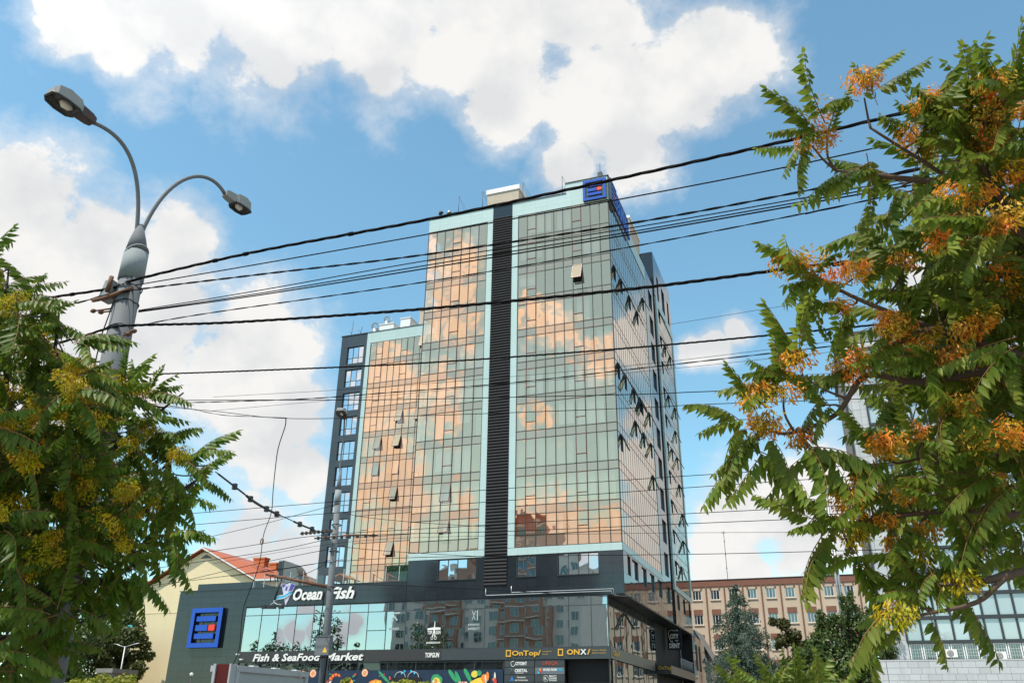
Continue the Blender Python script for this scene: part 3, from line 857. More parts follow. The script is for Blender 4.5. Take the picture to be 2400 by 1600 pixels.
# turbine ventilators and roof boxes on the wing
def ventilator(label, px, py, r, stem):
    p = on_y(px, py, WY+1.5)
    t = thing('turbine_ventilator', (p.x, p.y, 48.6), label, 'ventilator', 'turbine ventilators on the wing roof')
    mb = MB(); mb.tube([(p.x, p.y, 48.6), (p.x, p.y, p.z-r*.7)], stem, 10); build('stem', mb, M['galv'], t)
    mb = MB()
    for k in range(18):
        a0 = 2*math.pi*k/18
        pts = []
        for j in range(7):
            th = math.pi*(j/6-.5)*.93
            aa = a0 + .5*j/6
            pts.append((p.x+r*math.cos(th)*math.cos(aa), p.y+r*math.cos(th)*math.sin(aa), p.z+r*.85*math.sin(th)))
        for j in range(6):
            q0, q1 = Vector(pts[j]), Vector(pts[j+1]); c = Vector((p.x, p.y, p.z))
            mb.quad(q0, q1, c+(q1-c)*.86, c+(q0-c)*.86)
    build('turbine', mb, M['galv'], t)
ventilator('silver turbine ventilator low on the wing roof, left of the other', 881, 765, .62, .45)
ventilator('silver turbine ventilator raised on a white base on the wing roof', 908.5, 749, .52, .4)
t = thing('roof_vent_box', (-37, WY+1.2, 48.6), 'white low roof box under the raised turbine ventilator', 'roof box')
a = on_y(890, 768, WY+1.0); b = on_y(924, 758, WY+1.0)
mb = MB().box(a.x, b.x, WY+.9, WY+3.0, 48.6, b.z); build('box', mb, M['white'], t); mb = MB().box(a.x-.08, b.x+.08, WY+.82, WY+3.08, b.z, b.z+.12); build('lid', mb, M['white'], t)
t = thing('roof_vent_box', (-32.5, WY+1.2, 48.6), 'white square roof box on the wing, next to the tower', 'roof box')
a = on_y(939, 762, WY+1.0); b = on_y(963, 745, WY+1.0)
mb = MB().box(a.x, b.x, WY+.9, WY+3.0, 48.6, b.z); build('box', mb, M['white'], t); mb = MB().box(a.x-.08, b.x+.08, WY+.82, WY+3.08, b.z, b.z+.12); build('lid', mb, M['white'], t)
for lab, px, py, pz in (('tall thin aerial at the left end of the wing roof', 824, 783, 752), ('short thin aerial on the wing roof, right of the taller one', 845, 779, 766)):
    a = on_y(px, py, WY+1); b = on_y(px+5, pz, WY+1)
    mb = MB(); mb.tube([(a.x, a.y, 48.6), (a.x, a.y, a.z), (b.x, b.y, b.z)], .035, 5); mb.tube([(a.x-.5, a.y, a.z+.5), (a.x+.1, a.y, a.z)], .02, 4)
    build('aerial', mb, M['dark'], None, lab, 'antenna', 'aerials on the wing roof')
t = thing('wing_penthouse', (-28, WY+3, 48.6), 'grey penthouse wall on the wing roof, just behind the tower edge', 'penthouse')
mb = MB().box(-33.0, -26.0, WY+4, WY+9, 48.4, 53.2); build('wall', mb, M['beige'], t); mb = MB().box(-33.1, -25.9, WY+3.9, WY+9.1, 53.2, 53.4); build('cap', mb, M['white'], t)
# ------------------------------------------------------------------ podium
PD = thing('shop_podium', (-22, 0, 0), 'two-storey dark granite podium with a long glass shopfront under the tower', 'building')
mb = MB().box(-42.5, -1.75, 3.2, 17.0, 0, 12.3); mb.box(-42.5, -35.0, .12, 3.2, 0, 12.3); mb.box(-34.9, -1.7, .12, 3.2, 0, 2.0); build('core', mb, M['dark'], PD)
mb = MB().box(-42.5, -18.86, .1, 22.3, 12.3, 12.42); build('roof', mb, M['roof'], PD)
# left granite wall and band above the glass
clad('granite_panel', PD, splits(-42.6, -34.98, 1.27), [2.0+.58*i for i in range(18)]+[12.42], -.05, .1, M['gran'])
mb = MB().box(-42.6, -34.98, -.045, .1, 0, 2.0); build('wall_base', mb, M['gran'], PD)
clad('granite_panel', PD, splits(-34.98, -18.87, 1.2), [10.84, 11.4, 11.95, 12.46], -.05, .1, M['gran'])
piece('coping', PD, -42.7, -34.95, -.12, .4, 12.42, 12.50, M['coping'])
piece('coping', PD, -34.95, -18.86, -.12, .4, 12.46, 12.53, M['coping'])
clad('granite_panel', PD, splits(-41.5, -35.0, 1.3), [12.5, 13.22], .9, 1.1, M['gran'])
mb = MB().box(-41.5, -35.0, 1.12, 6.0, 12.4, 13.2); build('setback_parapet', mb, M['dark'], PD)
# shopfront glazing
XP = [-34.95, -33.19, -31.38, -29.57, -27.78, -25.97, -24.18, -22.39, -20.59, -18.78, -16.95, -15.19, -13.39, -11.62, -9.91, -8.17, -6.33, -4.51, -2.69, -1.36]
mu = MB()
for i, x in enumerate(XP): mu.box(x-.03, x+.03, -.03, .08, 7.0, 10.78)
for z in (7.0, 10.07, 10.76): mu.box(XP[0], XP[-1], -.026, .075, z-.03, z+.03)
sf_ = build('shopfront', mu, M['mullg'], PD)
spl = {7: (8.55, .55), 11: (8.55, 1), 15: (8.55, .95)}
for i in range(len(XP)-1):
    a, b = XP[i]+.025, XP[i+1]-.025
    pane('glass_pane', sf_, a, b, .0, 10.10, 10.73, M['bluegl'], .22)
    if i in spl:
        pane('glass_pane', sf_, a, b, .0, 7.03, 8.52, M['bluegl'], .3); pane('glass_pane', sf_, a, b, .0, 8.58, 10.04, M['bluegl'], .3)
        piece('transom', PD, a, b, -.03, .07, 8.52, 8.58, M['mullg'])
    else: pane('glass_pane', sf_, a, b, .0, 7.03, 10.04, M['bluegl'], .25)
room = MB(); room.quad((-34.9, 3.1, 2), (-1.7, 3.1, 2), (-1.7, 3.1, 10.8), (-34.9, 3.1, 10.8)); room.box(-34.9, -1.7, .2, 3.1, 6.3, 6.95, 1); room.box(-34.9, -1.7, .2, 3.1, 10.80, 11.2, 1)
for x in (-24.2, -13.4, -9.9): room.box(x-.1, x+.1, .3, 3.1, 6.95, 10.8)
build('interior', room, [M['room'], M['slab']], PD)
# shop furniture glimpsed behind the glass
for i, (xa, xb, za, zb, ya) in enumerate(((-30.9, -29.9, 7.05, 7.6, .5), (-29.7, -28.8, 7.05, 7.6, .5), (-25.3, -24.6, 7.05, 7.55, .5), (-23.6, -22.6, 7.05, 7.65, .5), (-22.3, -21.6, 7.05, 7.65, .5), (-34.1, -33.3, 7.05, 7.5, .5))):
    piece('counter', PD, xa, xb, ya, ya+.4, za, zb, M['white'])
M['aqua'] = pbr('aqua_poster', (.10, .55, .62), .5, .05)
piece('poster', PD, -27.6, -26.7, .12, .15, 7.3, 9.7, M['aqua'])
# fascia band
mb = MB().box(-34.95, -15.3, -.10, .1, 6.12, 6.965); build('fascia', mb, M['band'], PD)
mb = MB().box(-15.29, -9.88, -.10, .1, 6.13, 6.965); build('fascia', mb, M['bandg'], PD)
mb = MB().box(-9.87, -1.28, -.14, .1, 6.12, 6.965); build('fascia', mb, M['bandg'], PD)
for x, z in ((-35.0, 6.75), (-34.55, 6.32)):
    mb = MB().box(x-.12, x+.12, -.4, -.1, z, z+.10); build('spot_lamp', mb, M['white'], PD)
# ground floor glazing strip behind the mural
XG = [-34.9, -31.2, -28.5, -25.7, -23.0, -20.2, -17.6, -15.0, -12.4, -9.95]
mu = MB()
for x in XG: mu.box(x-.04, x+.04, .02, .1, 2, 6.1)
mu.box(XG[0], XG[-1], .03, .09, 5.98, 6.06)
gf = build('ground_floor_frame', mu, M['mullg'], PD)
for a, b in zip(XG, XG[1:]): pane('glass_pane', gf, a+.03, b-.03, .06, 2, 6.1, M['darkgl'], .15)
mb = MB().box(-4.8, -1.3, .6, .8, 0, 6.1); build('entrance_recess', mb, M['black'], PD)
piece('entrance_post', PD, -1.02, -.92, .2, .35, 0, 6.1, M['mullg'])
mb = MB().box(-42.7, -42.6, 0, 14, 0, 12.3); build('end_wall', mb, M['gran'], PD)
# side of the podium under the overhang (plane X = -1.35)
ysd = [.05, 2.0, 4.1, 6.2, 8.3, 10.4, 12.5, 14.6, 16.7, 18.6]
mu = MB()
for y in ysd: mu.box(-1.42, -1.33, y-.03, y+.03, 2.0, 10.75)
for z in (7.0, 10.05): mu.box(-1.41, -1.335, ysd[0], ysd[-1], z-.03, z+.03)
sd = build('side_shopfront', mu, M['mullg'], PD)
mg = glass('side_shop_glass', (.62, .70, .70), (.05, .07, .07), .20, wave=.012, wscale=.6, tintdiff=(.030, .040, .038), dmix=.7)
for a, b in zip(ysd, ysd[1:]):
    for z0, z1 in ((2.0, 6.1), (7.03, 10.02), (10.08, 10.74)):
        piece('glass_pane', sd, -1.39, -1.36, a+.03, b-.03, z0, z1, mg)
mb = MB().box(-1.42, -1.25, .05, 17.4, 6.15, 6.97); build('fascia', mb, M['bandg'], PD)
o = bpy.data.objects.new('casement_window', fsm); place(o, PD, (-1.32, 5.2, 10.0)); o.rotation_euler = (0, R_(-30), 0)
g = bpy.data.objects.new('glass', gsm); COL.objects.link(g); g.parent = o
mb = MB().box(-3.0, -1.36, 18.65, 33.0, 0, 10.75); build('recess_wall', mb, M['black'], PD)
mb = MB().box(-1.36, .0, 18.7, 33.0, 6.0, 6.75); build('balcony', mb, M['band'], PD)
for i in range(13):
    y = 25.0+i*.62
    mb = MB(); mb.tube([(-.08, y, 6.75), (-.08, y, 7.75)], .025, 5); build('baluster', mb, M['rail'], PD)
mb = MB(); mb.tube([(-.08, 24.9, 7.78), (-.08, 32.9, 7.78)], .03, 5); build('handrail', mb, M['rail'], PD)
mb = MB().box(-1.3, 0.0, 33.0, 42.0, 0, 10.75); build('rear_wall', mb, M['grans'], PD)
for y in (35.0, 37.4): piece('window', PD, 0.0, .03, y, y+1.2, 7.2, 9.9, M['black'])
for y in (33.4, ): piece('drain', PD, .03, .1, 33.1, 33.2, 4, 10.7, M['rail'])

# ------------------------------------------------------------------ things on the podium roof
t = thing('glass_terrace_railing', (-27, .25, 12.4), 'row of thin pale railing posts along the podium roof edge', 'railing')
for x in (-34.74, -33.6, -32.2, -30.82, -29.47, -28.0, -26.6, -25.3, -23.9, -22.5, -21.1, -19.8):
    mb = MB().box(x-.025, x+.025, .22, .28, 12.4, 13.85); build('post', mb, M['rail'], t)
mg2 = glass('clear_glass', (.9, .95, .97), (.93, .96, .96), .05, wave=0)
for a, b in zip((-34.7, -32.2, -29.45, -26.6, -23.9, -21.1), (-32.2, -29.45, -26.6, -23.9, -21.1, -19.0)):
    pane('glass_panel', t, a+.04, b-.04, .25, 12.5, 13.4, mg2, .1)
# ventilation duct
M['ductm'] = pbr('duct_steel', (.16, .17, .165), .45, .25, 3, metal=.3)
t = thing('roof_duct', (-34, 6, 12.4), 'grey curved ventilation duct with an open square mouth on the podium roof', 'duct')
mb = MB(); N = 8; prev = None
for k in range(N+1):
    a = math.pi/2*k/N
    cx, cz = -35.25, 13.6
    o_, i_ = (cx+2.0*math.sin(a), cz+2.2*math.cos(a)), (cx+.35*math.sin(a), cz+.45*math.cos(a))
    cur = (o_, i_)
    if prev:
        for y in (5.2, 6.9):
            mb.quad((prev[0][0], y, prev[0][1]), (cur[0][0], y, cur[0][1]), (cur[1][0], y, cur[1][1]), (prev[1][0], y, prev[1][1]))
        mb.quad((prev[0][0], 5.2, prev[0][1]), (prev[0][0], 6.9, prev[0][1]), (cur[0][0], 6.9, cur[0][1]), (cur[0][0], 5.2, cur[0][1]))
        mb.quad((prev[1][0], 5.2, prev[1][1]), (cur[1][0], 5.2, cur[1][1]), (cur[1][0], 6.9, cur[1][1]), (prev[1][0], 6.9, prev[1][1]))
    prev = cur
mb.box(-34.9, -33.25, 5.2, 6.9, 12.4, 13.6); build('elbow', mb, M['ductm'], t)
mb = MB().box(-35.75, -35.26, 5.1, 7.0, 14.0, 15.9)
build('mouth_frame', mb, M['galv'], t)
mb = MB().box(-35.72, -35.3, 5.06, 5.12, 14.1, 15.8); build('mouth_louvre', mb, M['dark'], t)
M['wood'] = pbr('stained_wood', (.30, .12, .04), .6, .25, 4)
t = thing('timber_playhouse', (-28.2, 5, 12.4), 'small timber shelter with a pitched brown roof on the podium roof', 'shelter')
for x in (-29.0, -27.5):
    for y in (4.6, 6.0): mb = MB().box(x-.06, x+.06, y-.06, y+.06, 12.4, 13.75); build('post', mb, M['wood'], t)
mb = MB(); mb.prism([(-29.4, 4.3, 13.70), (-29.1, 4.3, 13.70), (-28.2, 4.3, 14.12), (-27.3, 4.3, 13.70), (-27.0, 4.3, 13.70), (-28.2, 4.3, 14.24)], (0, 2.1, 0)); build('roof', mb, M['wood'], t)
for x in (-29.2, -27.9): mb = MB().box(x, x+.6, 4.55, 4.6, 12.9, 13.2); build('rail_board', mb, M['wood'], t)
t = thing('timber_pergola', (-32.7, 6, 12.4), 'slatted timber fence panel on the podium roof behind the duct', 'pergola')
for i in range(11): piece('slat', t, -33.7+i*.17, -33.6+i*.17, 6.1, 6.15, 12.4, 14.55-i*.055, M['wood'])
mb = MB(); mb.prism([(-33.8, 6.05, 14.62), (-31.9, 6.05, 13.95), (-31.9, 6.05, 14.08), (-33.8, 6.05, 14.76)], (0, .15, 0)); build('top_rail', mb, M['wood'], t)
M['swing'] = pbr('swing_red', (.28, .07, .03), .5, .1)
for xx, lab in ((-24.4, 'brown play-frame post with a sloping rail on the podium roof, left one'), (-22.9, 'brown play-frame post with a sloping rail on the podium roof, right one')):
    t = thing('play_frame', (xx, 4, 12.4), lab, 'play frame', 'play frames on the podium roof')
    mb = MB().box(xx-.06, xx+.06, 3.95, 4.05, 12.4, 13.95); build('post', mb, M['swing'], t)
    mb = MB(); mb.tube([(xx, 4, 13.9), (xx+1.2, 4, 13.3)], .03, 6); mb.tube([(xx, 4, 13.3), (xx+1.2, 4, 13.25)], .03, 6); build('rail', mb, M['swing'], t)
t = thing('hedge_screen', (-21, 4.5, 12.4), 'dark green artificial hedge screen at the foot of the wing on the podium roof', 'hedge')
M['hedgeg'] = leafmat('hedge_leaf', (.012, .060, .020), .5, .1, .6)
mb = MB().box(-23.6, -20.8, 4.7, 4.8, 12.4, 14.75); build('board', mb, M['hedgeg'], t)
mb = MB(); rg = random.Random(3)
for i in range(2600):
    x, z = rg.uniform(-23.6, -20.8), rg.uniform(12.4, 14.78); y = 4.68-rg.random()*.07; s = .05; a = rg.random()*6.28
    dx, dz = s*math.cos(a), s*math.sin(a); mb.tri((x-dx, y, z-dz), (x+dx, y-.03*rg.random(), z+dz), (x-dz*.7, y-.03, z+dx*.7))
build('foliage', mb, M['hedgeg'], t, kind='stuff')

# ------------------------------------------------------------------ signs on the podium
e_sign('emblem_sign', 'large blue square letter E emblem on the dark granite wall of the podium', (-40.6, -.06, 7.41), (1, 0, 0), (0, 0, 1), (0, -1, 0), 3.42, .38)
t = thing('letter_sign', (-26.9, -.1, 11.2), 'white slanted raised letters Ocean Fish on the dark band above the shopfront', 'sign')
put_text('letter', t, 'Ocean', -30.0, 11.27, -.16, .93, 3.0, M['letter'], .030, .28, .14, True, edge=M['ledge'])
put_text('letter', t, 'Fish', -26.35, 11.27, -.16, .93, 2.55, M['letter'], .030, .28, .14, True, edge=M['ledge'])
# little serifs of the slanted letters
for x, z, w in ((-26.42, 11.27, .42), (-25.62, 11.27, .32), (-24.72, 11.27, .28), (-24.36, 11.27, .26), (-27.9, 11.27, .26), (-27.5, 11.27, .26)):
    mb = MB().box(x, x+w, -.22, -.08, z, z+.07); build('serif', mb, M['letter'], t)
M['fishp'] = pbr('sail_mauve', (.55, .53, .66), .4, .1, 3)
M['fishn'] = pbr('sail_navy', (.07, .06, .30), .4, .05)
M['wave'] = pbr('wave_blue', (.06, .42, .66), .4, .05)
t = thing('sail_emblem', (-30.8, -.2, 10.85), 'mauve pointed sail emblem crossed by a blue wave, left of the white slanted letters', 'sign')
P3 = lambda x, z, y=-.12: (x, y, z)
mb = MB(); mb.prism([P3(-31.45, 12.72), P3(-30.75, 10.85), P3(-29.95, 12.60), P3(-30.55, 12.78)], (0, .08, 0)); build('sail', mb, M['fishp'], t)
mb = MB(); mb.prism([P3(-31.38, 12.70, -.135), P3(-31.25, 12.38, -.135), P3(-30.95, 12.70, -.135)], (0, .01, 0)); mb.prism([P3(-30.42, 12.72, -.135), P3(-30.62, 12.0, -.135), P3(-30.28, 12.05, -.135), P3(-30.0, 12.60, -.135)], (0, .01, 0))
mb.prism([P3(-30.92, 12.45, -.135), P3(-30.98, 12.15, -.135), P3(-30.80, 12.15, -.135), P3(-30.74, 12.45, -.135)], (0, .01, 0)); build('sail_marking', mb, M['fishn'], t)
for off, nm, mt_, th in ((0, 'wave', M['wave'], .20), (.20, 'wave_crest', M['letter'], .05), (-.10, 'wave_crest', M['letter'], .05), (.12, 'wave', M['wave'], .09)):
    up, dn = [], []
    for k in range(13):
        s = k/12; x = -31.85+1.75*s; zc = 11.62+off+.22*math.sin((s-.5)*3.0)+.05*math.sin(s*9); hh = th*math.sin(math.pi*min(1, max(.02, s)))**.7
        up.append(P3(x, zc+hh/2, -.20-.01*abs(off))); dn.append(P3(x, zc-hh/2, -.20-.01*abs(off)))
    mb = MB(); mb.prism(dn+up[::-1], (0, .05, 0)); build(nm, mb, mt_, t)
t = thing('letter_sign', (-27.9, -.15, 6.15), 'white bold slanted letters Fish & SeaFood Market on the brown fascia', 'sign')
put_text('letter', t, 'Fish & SeaFood', -33.4, 6.22, -.17, .56, 6.85, M['letter'], .026, .22, .08, True, edge=M['ledge'])
put_text('letter', t, 'Market', -26.15, 6.22, -.17, .56, 3.75, M['letter'], .026, .22, .08, True, edge=M['ledge'])
t = thing('letter_sign', (-16.2, -.15, 6.4), 'small white upright letters TOPGUN on the brown fascia', 'sign')
put_text('letter', t, 'TOPGUN', -16.72, 6.36, -.15, .34, 1.25, M['letter'], .025, 0, .05, True)
# barber roundel on the glass
t = thing('barber_roundel', (-16.05, -.06, 7.6), 'black round barbershop sticker with white scissors and comb on the shopfront glass', 'sign')
mb = MB(); c = (-16.08, -.05, 8.35); mb.prism([(c[0]+.72*math.cos(a*math.pi/20), -.05, c[2]+.75*math.sin(a*math.pi/20)) for a in range(40)], (0, .015, 0)); build('disc', mb, M['black'], t)
mb = MB(); y = -.062
mb.prism([(-16.68, y, 8.62), (-16.68, y, 8.48), (-15.50, y, 8.50), (-15.50, y, 8.66), (-16.05, y, 8.70)], (0, .006, 0)); build('comb', mb, M['letter'], t)
mb = MB(); y = -.07
mb.prism([(-16.11, y, 8.50), (-16.06, y, 9.15), (-16.00, y, 9.15), (-16.00, y, 8.50), (-15.93, y, 7.95), (-16.0, y, 7.93), (-16.06, y, 8.3), (-16.16, y, 7.93), (-16.24, y, 7.95)], (0, .005, 0))
for cx in (-16.23, -15.92):
    pts = [(cx+.10*math.cos(k*math.pi/8), y, 7.85+.115*math.sin(k*math.pi/8)) for k in range(17)]; mb.tube(pts, .022, 5, cap=False)
build('scissors', mb, M['letter'], t)
put_text('lettering', t, 'TOP', -16.66, 8.16, -.068, .26, .42, M['letter'], .03, 0, .006)
put_text('lettering', t, 'GUN', -15.93, 8.16, -.068, .26, .45, M['letter'], .03, 0, .006)
put_text('lettering', t, 'BARBERSHOP', -16.72, 7.42, -.068, .14, 1.25, M['letter'], .012, 0, .006)
# faint stickers on two other panes
M['faint'] = pbr('faint_sticker', (.45, .52, .50), .6, .1)
t = thing('window_sticker', (-12.5, -.05, 8.6), 'pale scissors sticker with two lines of small letters on the shopfront glass', 'sticker')
mb = MB(); y = -.045
mb.prism([(-12.75, y, 9.9), (-12.70, y, 9.92), (-12.42, y, 9.2), (-12.47, y, 9.18)], (0, .006, 0)); mb.prism([(-12.45, y, 9.92), (-12.40, y, 9.9), (-12.68, y, 9.18), (-12.73, y, 9.2)], (0, .0062, 0)); mb.box(-12.30, -12.22, y, y+.006, 9.15, 9.95)
build('scissors', mb, M['faint'], t)
put_text('lettering', t, 'BARBERIE', -13.05, 8.75, y, .15, 1.0, M['faint'], .01, 0, .006); put_text('lettering', t, 'BARBATI', -13.05, 8.42, y, .18, 1.0, M['faint'], .01, 0, .006)
t = thing('window_sticker', (-19.7, -.05, 8.6), 'pale razor sticker with small letters on the shopfront glass left of the roundel', 'sticker')
mb = MB(); mb.prism([(-20.15, y, 9.95), (-19.3, y, 9.98), (-19.3, y, 9.88), (-19.9, y, 9.85)], (0, .006, 0)); mb.prism([(-20.1, y, 9.85), (-19.98, y, 9.88), (-19.5, y, 9.35), (-19.6, y, 9.3)], (0, .0062, 0)); mb.disc((-20.1, y-.002, 9.45), (1, 0, 0), (0, 0, 1), .10, 16); mb.box(-20.15, -20.03, y-.003, y, 9.05, 9.3)
build('razor', mb, M['faint'], t); put_text('lettering', t, 'BARBER', -20.3, 8.55, y, .20, 1.0, M['faint'], .01, 0, .006)
# gold shop names on the right fascia
def gold_frame(t, x, z0, z1, w):
    mb = MB(); e = .085; h = z1-z0; y = -.2
    mb.box(x, x+w, y, y+.05, z0, z0+e); mb.box(x, x+w, y, y+.05, z1-e, z1); mb.box(x, x+e, y, y+.05, z0+e, z1-e); mb.box(x+w-e, x+w, y, y+.05, z0+e, z1-e); build('square_mark', mb, M['gold_l'], t)
t = thing('letter_sign', (-8.2, -.2, 6.3), 'gold letters OnTop with a gold square mark on the grey fascia', 'sign'); gold_frame(t, -9.67, 6.33, 6.83, .42)
put_text('letter', t, 'OnTop/', -9.17, 6.42, -.18, .34, 2.4, M['gold_l'], .024, 0, .05, True)
put_text('lettering', t, 'management', -6.65, 6.66, -.145, .075, .75, M['gold_l'], 0, 0, .006); put_text('lettering', t, '& sales', -6.65, 6.46, -.145, .075, .45, M['gold_l'], 0, 0, .006)
t = thing('letter_sign', (-4.1, -.2, 6.3), 'gold letters ONX with a white X and a gold square mark on the grey fascia', 'sign'); gold_frame(t, -5.38, 6.35, 6.86, .42)
put_text('letter', t, 'ON', -4.66, 6.44, -.18, .36, 1.02, M['gold_l'], .026, 0, .05, True); put_text('letter', t, 'X', -3.58, 6.44, -.18, .36, .48, M['letter'], .026, 0, .05, True); put_text('letter', t, '/', -3.04, 6.44, -.18, .36, .26, M['gold_l'], .026, 0, .05, True)
put_text('lettering', t, 'Interior Design', -2.66, 6.70, -.145, .08, 1.1, M['gold_l'], 0, 0, .006); put_text('lettering', t, '& Renovations', -2.66, 6.50, -.145, .08, 1.1, M['gold_l'], 0, 0, .006)
t = thing('letter_sign', (-1.2, 2.0, 6.3), 'small gold lettering round the corner on the side fascia', 'sign')
put_text('letter', t, 'OnX', -1.22, 6.40, .7, .36, 2.2, M['gold_l'], .026, 0, .05, True, axis='y')
# tenants' directory board
M['dirp'] = pbr('directory_panel', (.045, .052, .055), .4, .1, 2, rnd=.25)
M['dirl'] = pbr('directory_panel_light', (.13, .15, .17), .4, .1, 2)
t = thing('directory_board', (-7.3, -.1, 0), 'dark tenants directory board of stacked name panels under the gold letters', 'sign')
mb = MB().box(-9.86, -4.86, -.06, .05, 2.0, 6.10); build('backing', mb, M['black'], t)
for r in range(6):
    z1 = 6.08 - r*.535; z0 = z1-.50
    for cx, (a, b) in enumerate(((-9.80, -7.36), (-7.28, -4.90))):
        piece('name_panel', t, a, b, -.09, -.04, z0, z1, M['dirl'] if (r, cx) == (1, 1) else M['dirp'])
M['blue2'] = pbr('print_blue', (.02, .22, .75), .5, .05); M['cyan2'] = pbr('print_cyan', (.02, .45, .75), .5, .05)
M['rust'] = pbr('print_rust', (.32, .055, .02), .5, .05); M['teal'] = pbr('print_teal', (.03, .22, .20), .5, .05); M['orng'] = pbr('print_orange', (.85, .22, .03), .5, .05)
yy = -.105
put_text('lettering', t, 'CITYDENT', -8.90, 5.72, yy, .22, .95, M['letter'], .03, 0, .01)
mb = MB(); pts = [(-9.10+.16*math.cos(a)-.02*math.sin(3*a), yy, 5.80+.20*math.sin(a)) for a in [k*.4+.9 for k in range(14)]]; mb.tube(pts, .02, 5); build('tooth_mark', mb, M['letter'], t)
put_text('lettering', t, 'UNIQA', -6.65, 5.72, yy, .26, 1.25, M['rust'], .03, 0, .01)
put_text('lettering', t, 'CRISTAL', -8.95, 5.22, yy, .21, 1.05, M['letter'], .03, 0, .01); put_text('lettering', t, 'TRANS GRUP', -8.90, 5.10, yy, .07, .7, M['letter'], .01, 0, .01)
mb = MB(); mb.tube([(-9.3, yy, 5.48), (-9.15, yy, 5.3), (-9.35, yy, 5.2), (-9.12, yy, 5.07)], .02, 5); build('mark', mb, M['teal'], t)
put_text('lettering', t, 'WORK FROM', -6.62, 5.28, yy, .17, 1.1, M['letter'], .03, 0, .01); put_text('lettering', t, 'ASIA', -5.46, 5.28, yy, .17, .42, M['cyan2'], .03, 0, .01)
for k, (dx, dz, mm) in enumerate(((0, .08, 'teal'), (.12, .12, 'orng'), (.02, -.10, 'cyan2'), (.14, -.08, 'rust'), (.2, .02, 'red'))):
    mb = MB(); mb.disc((-6.98+dx, yy-.002*k, 5.26+dz), (1, 0, 0), (0, 0, 1), .085, 12); build('mark', mb, M[mm], t)
put_text('lettering', t, 'Companie', -8.75, 4.78, yy, .12, .7, M['letter'], .008, 0, .01); put_text('lettering', t, 'de Constructie', -8.92, 4.57, yy, .12, 1.05, M['letter'], .008, 0, .01)
mb = MB(); mb.prism([(-9.32, yy, 4.55), (-9.17, yy, 4.90), (-9.02, yy, 4.55), (-9.10, yy, 4.55), (-9.17, yy, 4.72), (-9.24, yy, 4.55)], (0, .01, 0)); build('mark', mb, M['blue2'], t)
for k, s in enumerate(('BEAUTY', 'LOUNGE', 'STUDIO')): put_text('lettering', t, s, -6.12, 4.86-.155*k, yy, .105, .6, M['letter'], .02, 0, .01)
mb = MB(); mb.tube([(-6.40+.21*math.cos(k*math.pi/12), yy, 4.74+.21*math.sin(k*math.pi/12)) for k in range(25)], .012, 4, cap=False); build('ring_mark', mb, M['letter'], t)
put_text('lettering', t, 'R', -6.50, 4.64, yy, .2, .18, M['letter'], 0, 0, .01)
# dental sign and second gold sign hanging under the overhang
YC = 24.0; kf = (YC+66.05)/80.05
t = thing('dental_sign', (-.3, YC, 8.9), 'black square sign with a white tooth outline and letters CITY DENT under the overhang', 'sign')
sx_ = lambda x: .28+(x-.30)*.88
sz_ = lambda z: 10.58+(z-10.62)*.95
mb = MB().box(sx_(-1.30), .28, YC, YC+.12, sz_(8.45), 10.55); build('board', mb, M['black'], t)
put_text('lettering', t, 'CITY', sx_(-.98), sz_(9.62), YC-.02, .40, .84, M['letter'], .03, 0, .03); put_text('lettering', t, 'DENT', sx_(-1.12), sz_(8.66), YC-.02, .42, 1.06, M['letter'], .035, 0, .03)
mb = MB()
for tp in ([(-.45, 10.38), (-.75, 10.46), (-1.08, 10.40), (-1.16, 10.05), (-1.05, 9.6), (-.92, 9.3), (-.80, 9.22), (-.72, 9.35)], [(-.45, 10.38), (-.2, 10.46), (-.02, 10.36)], [(-.10, 9.45), (-.22, 9.28), (-.30, 9.42), (-.42, 9.38)]):
    mb.tube([(sx_(x), YC-.03, sz_(z)) for x, z in tp], .032, 6)
build('tooth_outline', mb, M['letter'], t)
t = thing('letter_sign', (-.8, 18.6, 6.2), 'gold letters OnTop on the dark balcony edge under the overhang', 'sign')
put_text('letter', t, 'OnTop', -1.25, 6.38, 18.62, .30, 1.35, M['gold_l'], .03, 0, .05, True)

# seafood mural on hoarding in front of the ground floor
M['navy'] = pbr('mural_navy', (.006, .022, .055), .5, .5, 2.0)
M['pr_or'] = pbr('mural_orange', (.85, .24, .03), .5, .3, 9); M['pr_ye'] = pbr('mural_yellow', (.85, .55, .06), .5, .3, 8)
M['pr_re'] = pbr('mural_red', (.55, .05, .03), .5, .3, 8); M['pr_gr'] = pbr('mural_green', (.03, .30, .12), .5, .4, 6); M['pr_wh'] = pbr('mural_cream', (.75, .70, .60), .5, .2, 9); M['pr_li'] = pbr('mural_lime', (.50, .62, .08), .5, .3, 9); M['pr_te'] = pbr('mural_aqua', (.03, .35, .45), .5, .3, 6)
t = thing('seafood_mural', (-19, -.1, 2), 'dark blue mural board printed with shrimps, lemons, herbs and fish dishes', 'mural')
mb = MB().box(-28.6, -9.92, -.08, .0, 2.0, 5.42); build('board', mb, M['navy'], t)
pm = [M[k] for k in ('pr_or', 'pr_ye', 'pr_re', 'pr_gr', 'pr_wh', 'pr_li', 'pr_te')]
mr = random.Random(8); pr = MB(); lay = [0]
def blob(x, z, rx, rz, m, rot=0, n=18, wob=.0):
    lay[0] += 1; y = -.084-.0006*lay[0]; c, s = math.cos(rot), math.sin(rot); pts = []
    for k in range(n):
        a = 2*math.pi*k/n; q = 1+wob*mr.uniform(-1, 1); u, v = rx*q*math.cos(a), rz*q*math.sin(a)
        pts.append((x+u*c-v*s, y, z+u*s+v*c))
    pr.poly(pts, m)
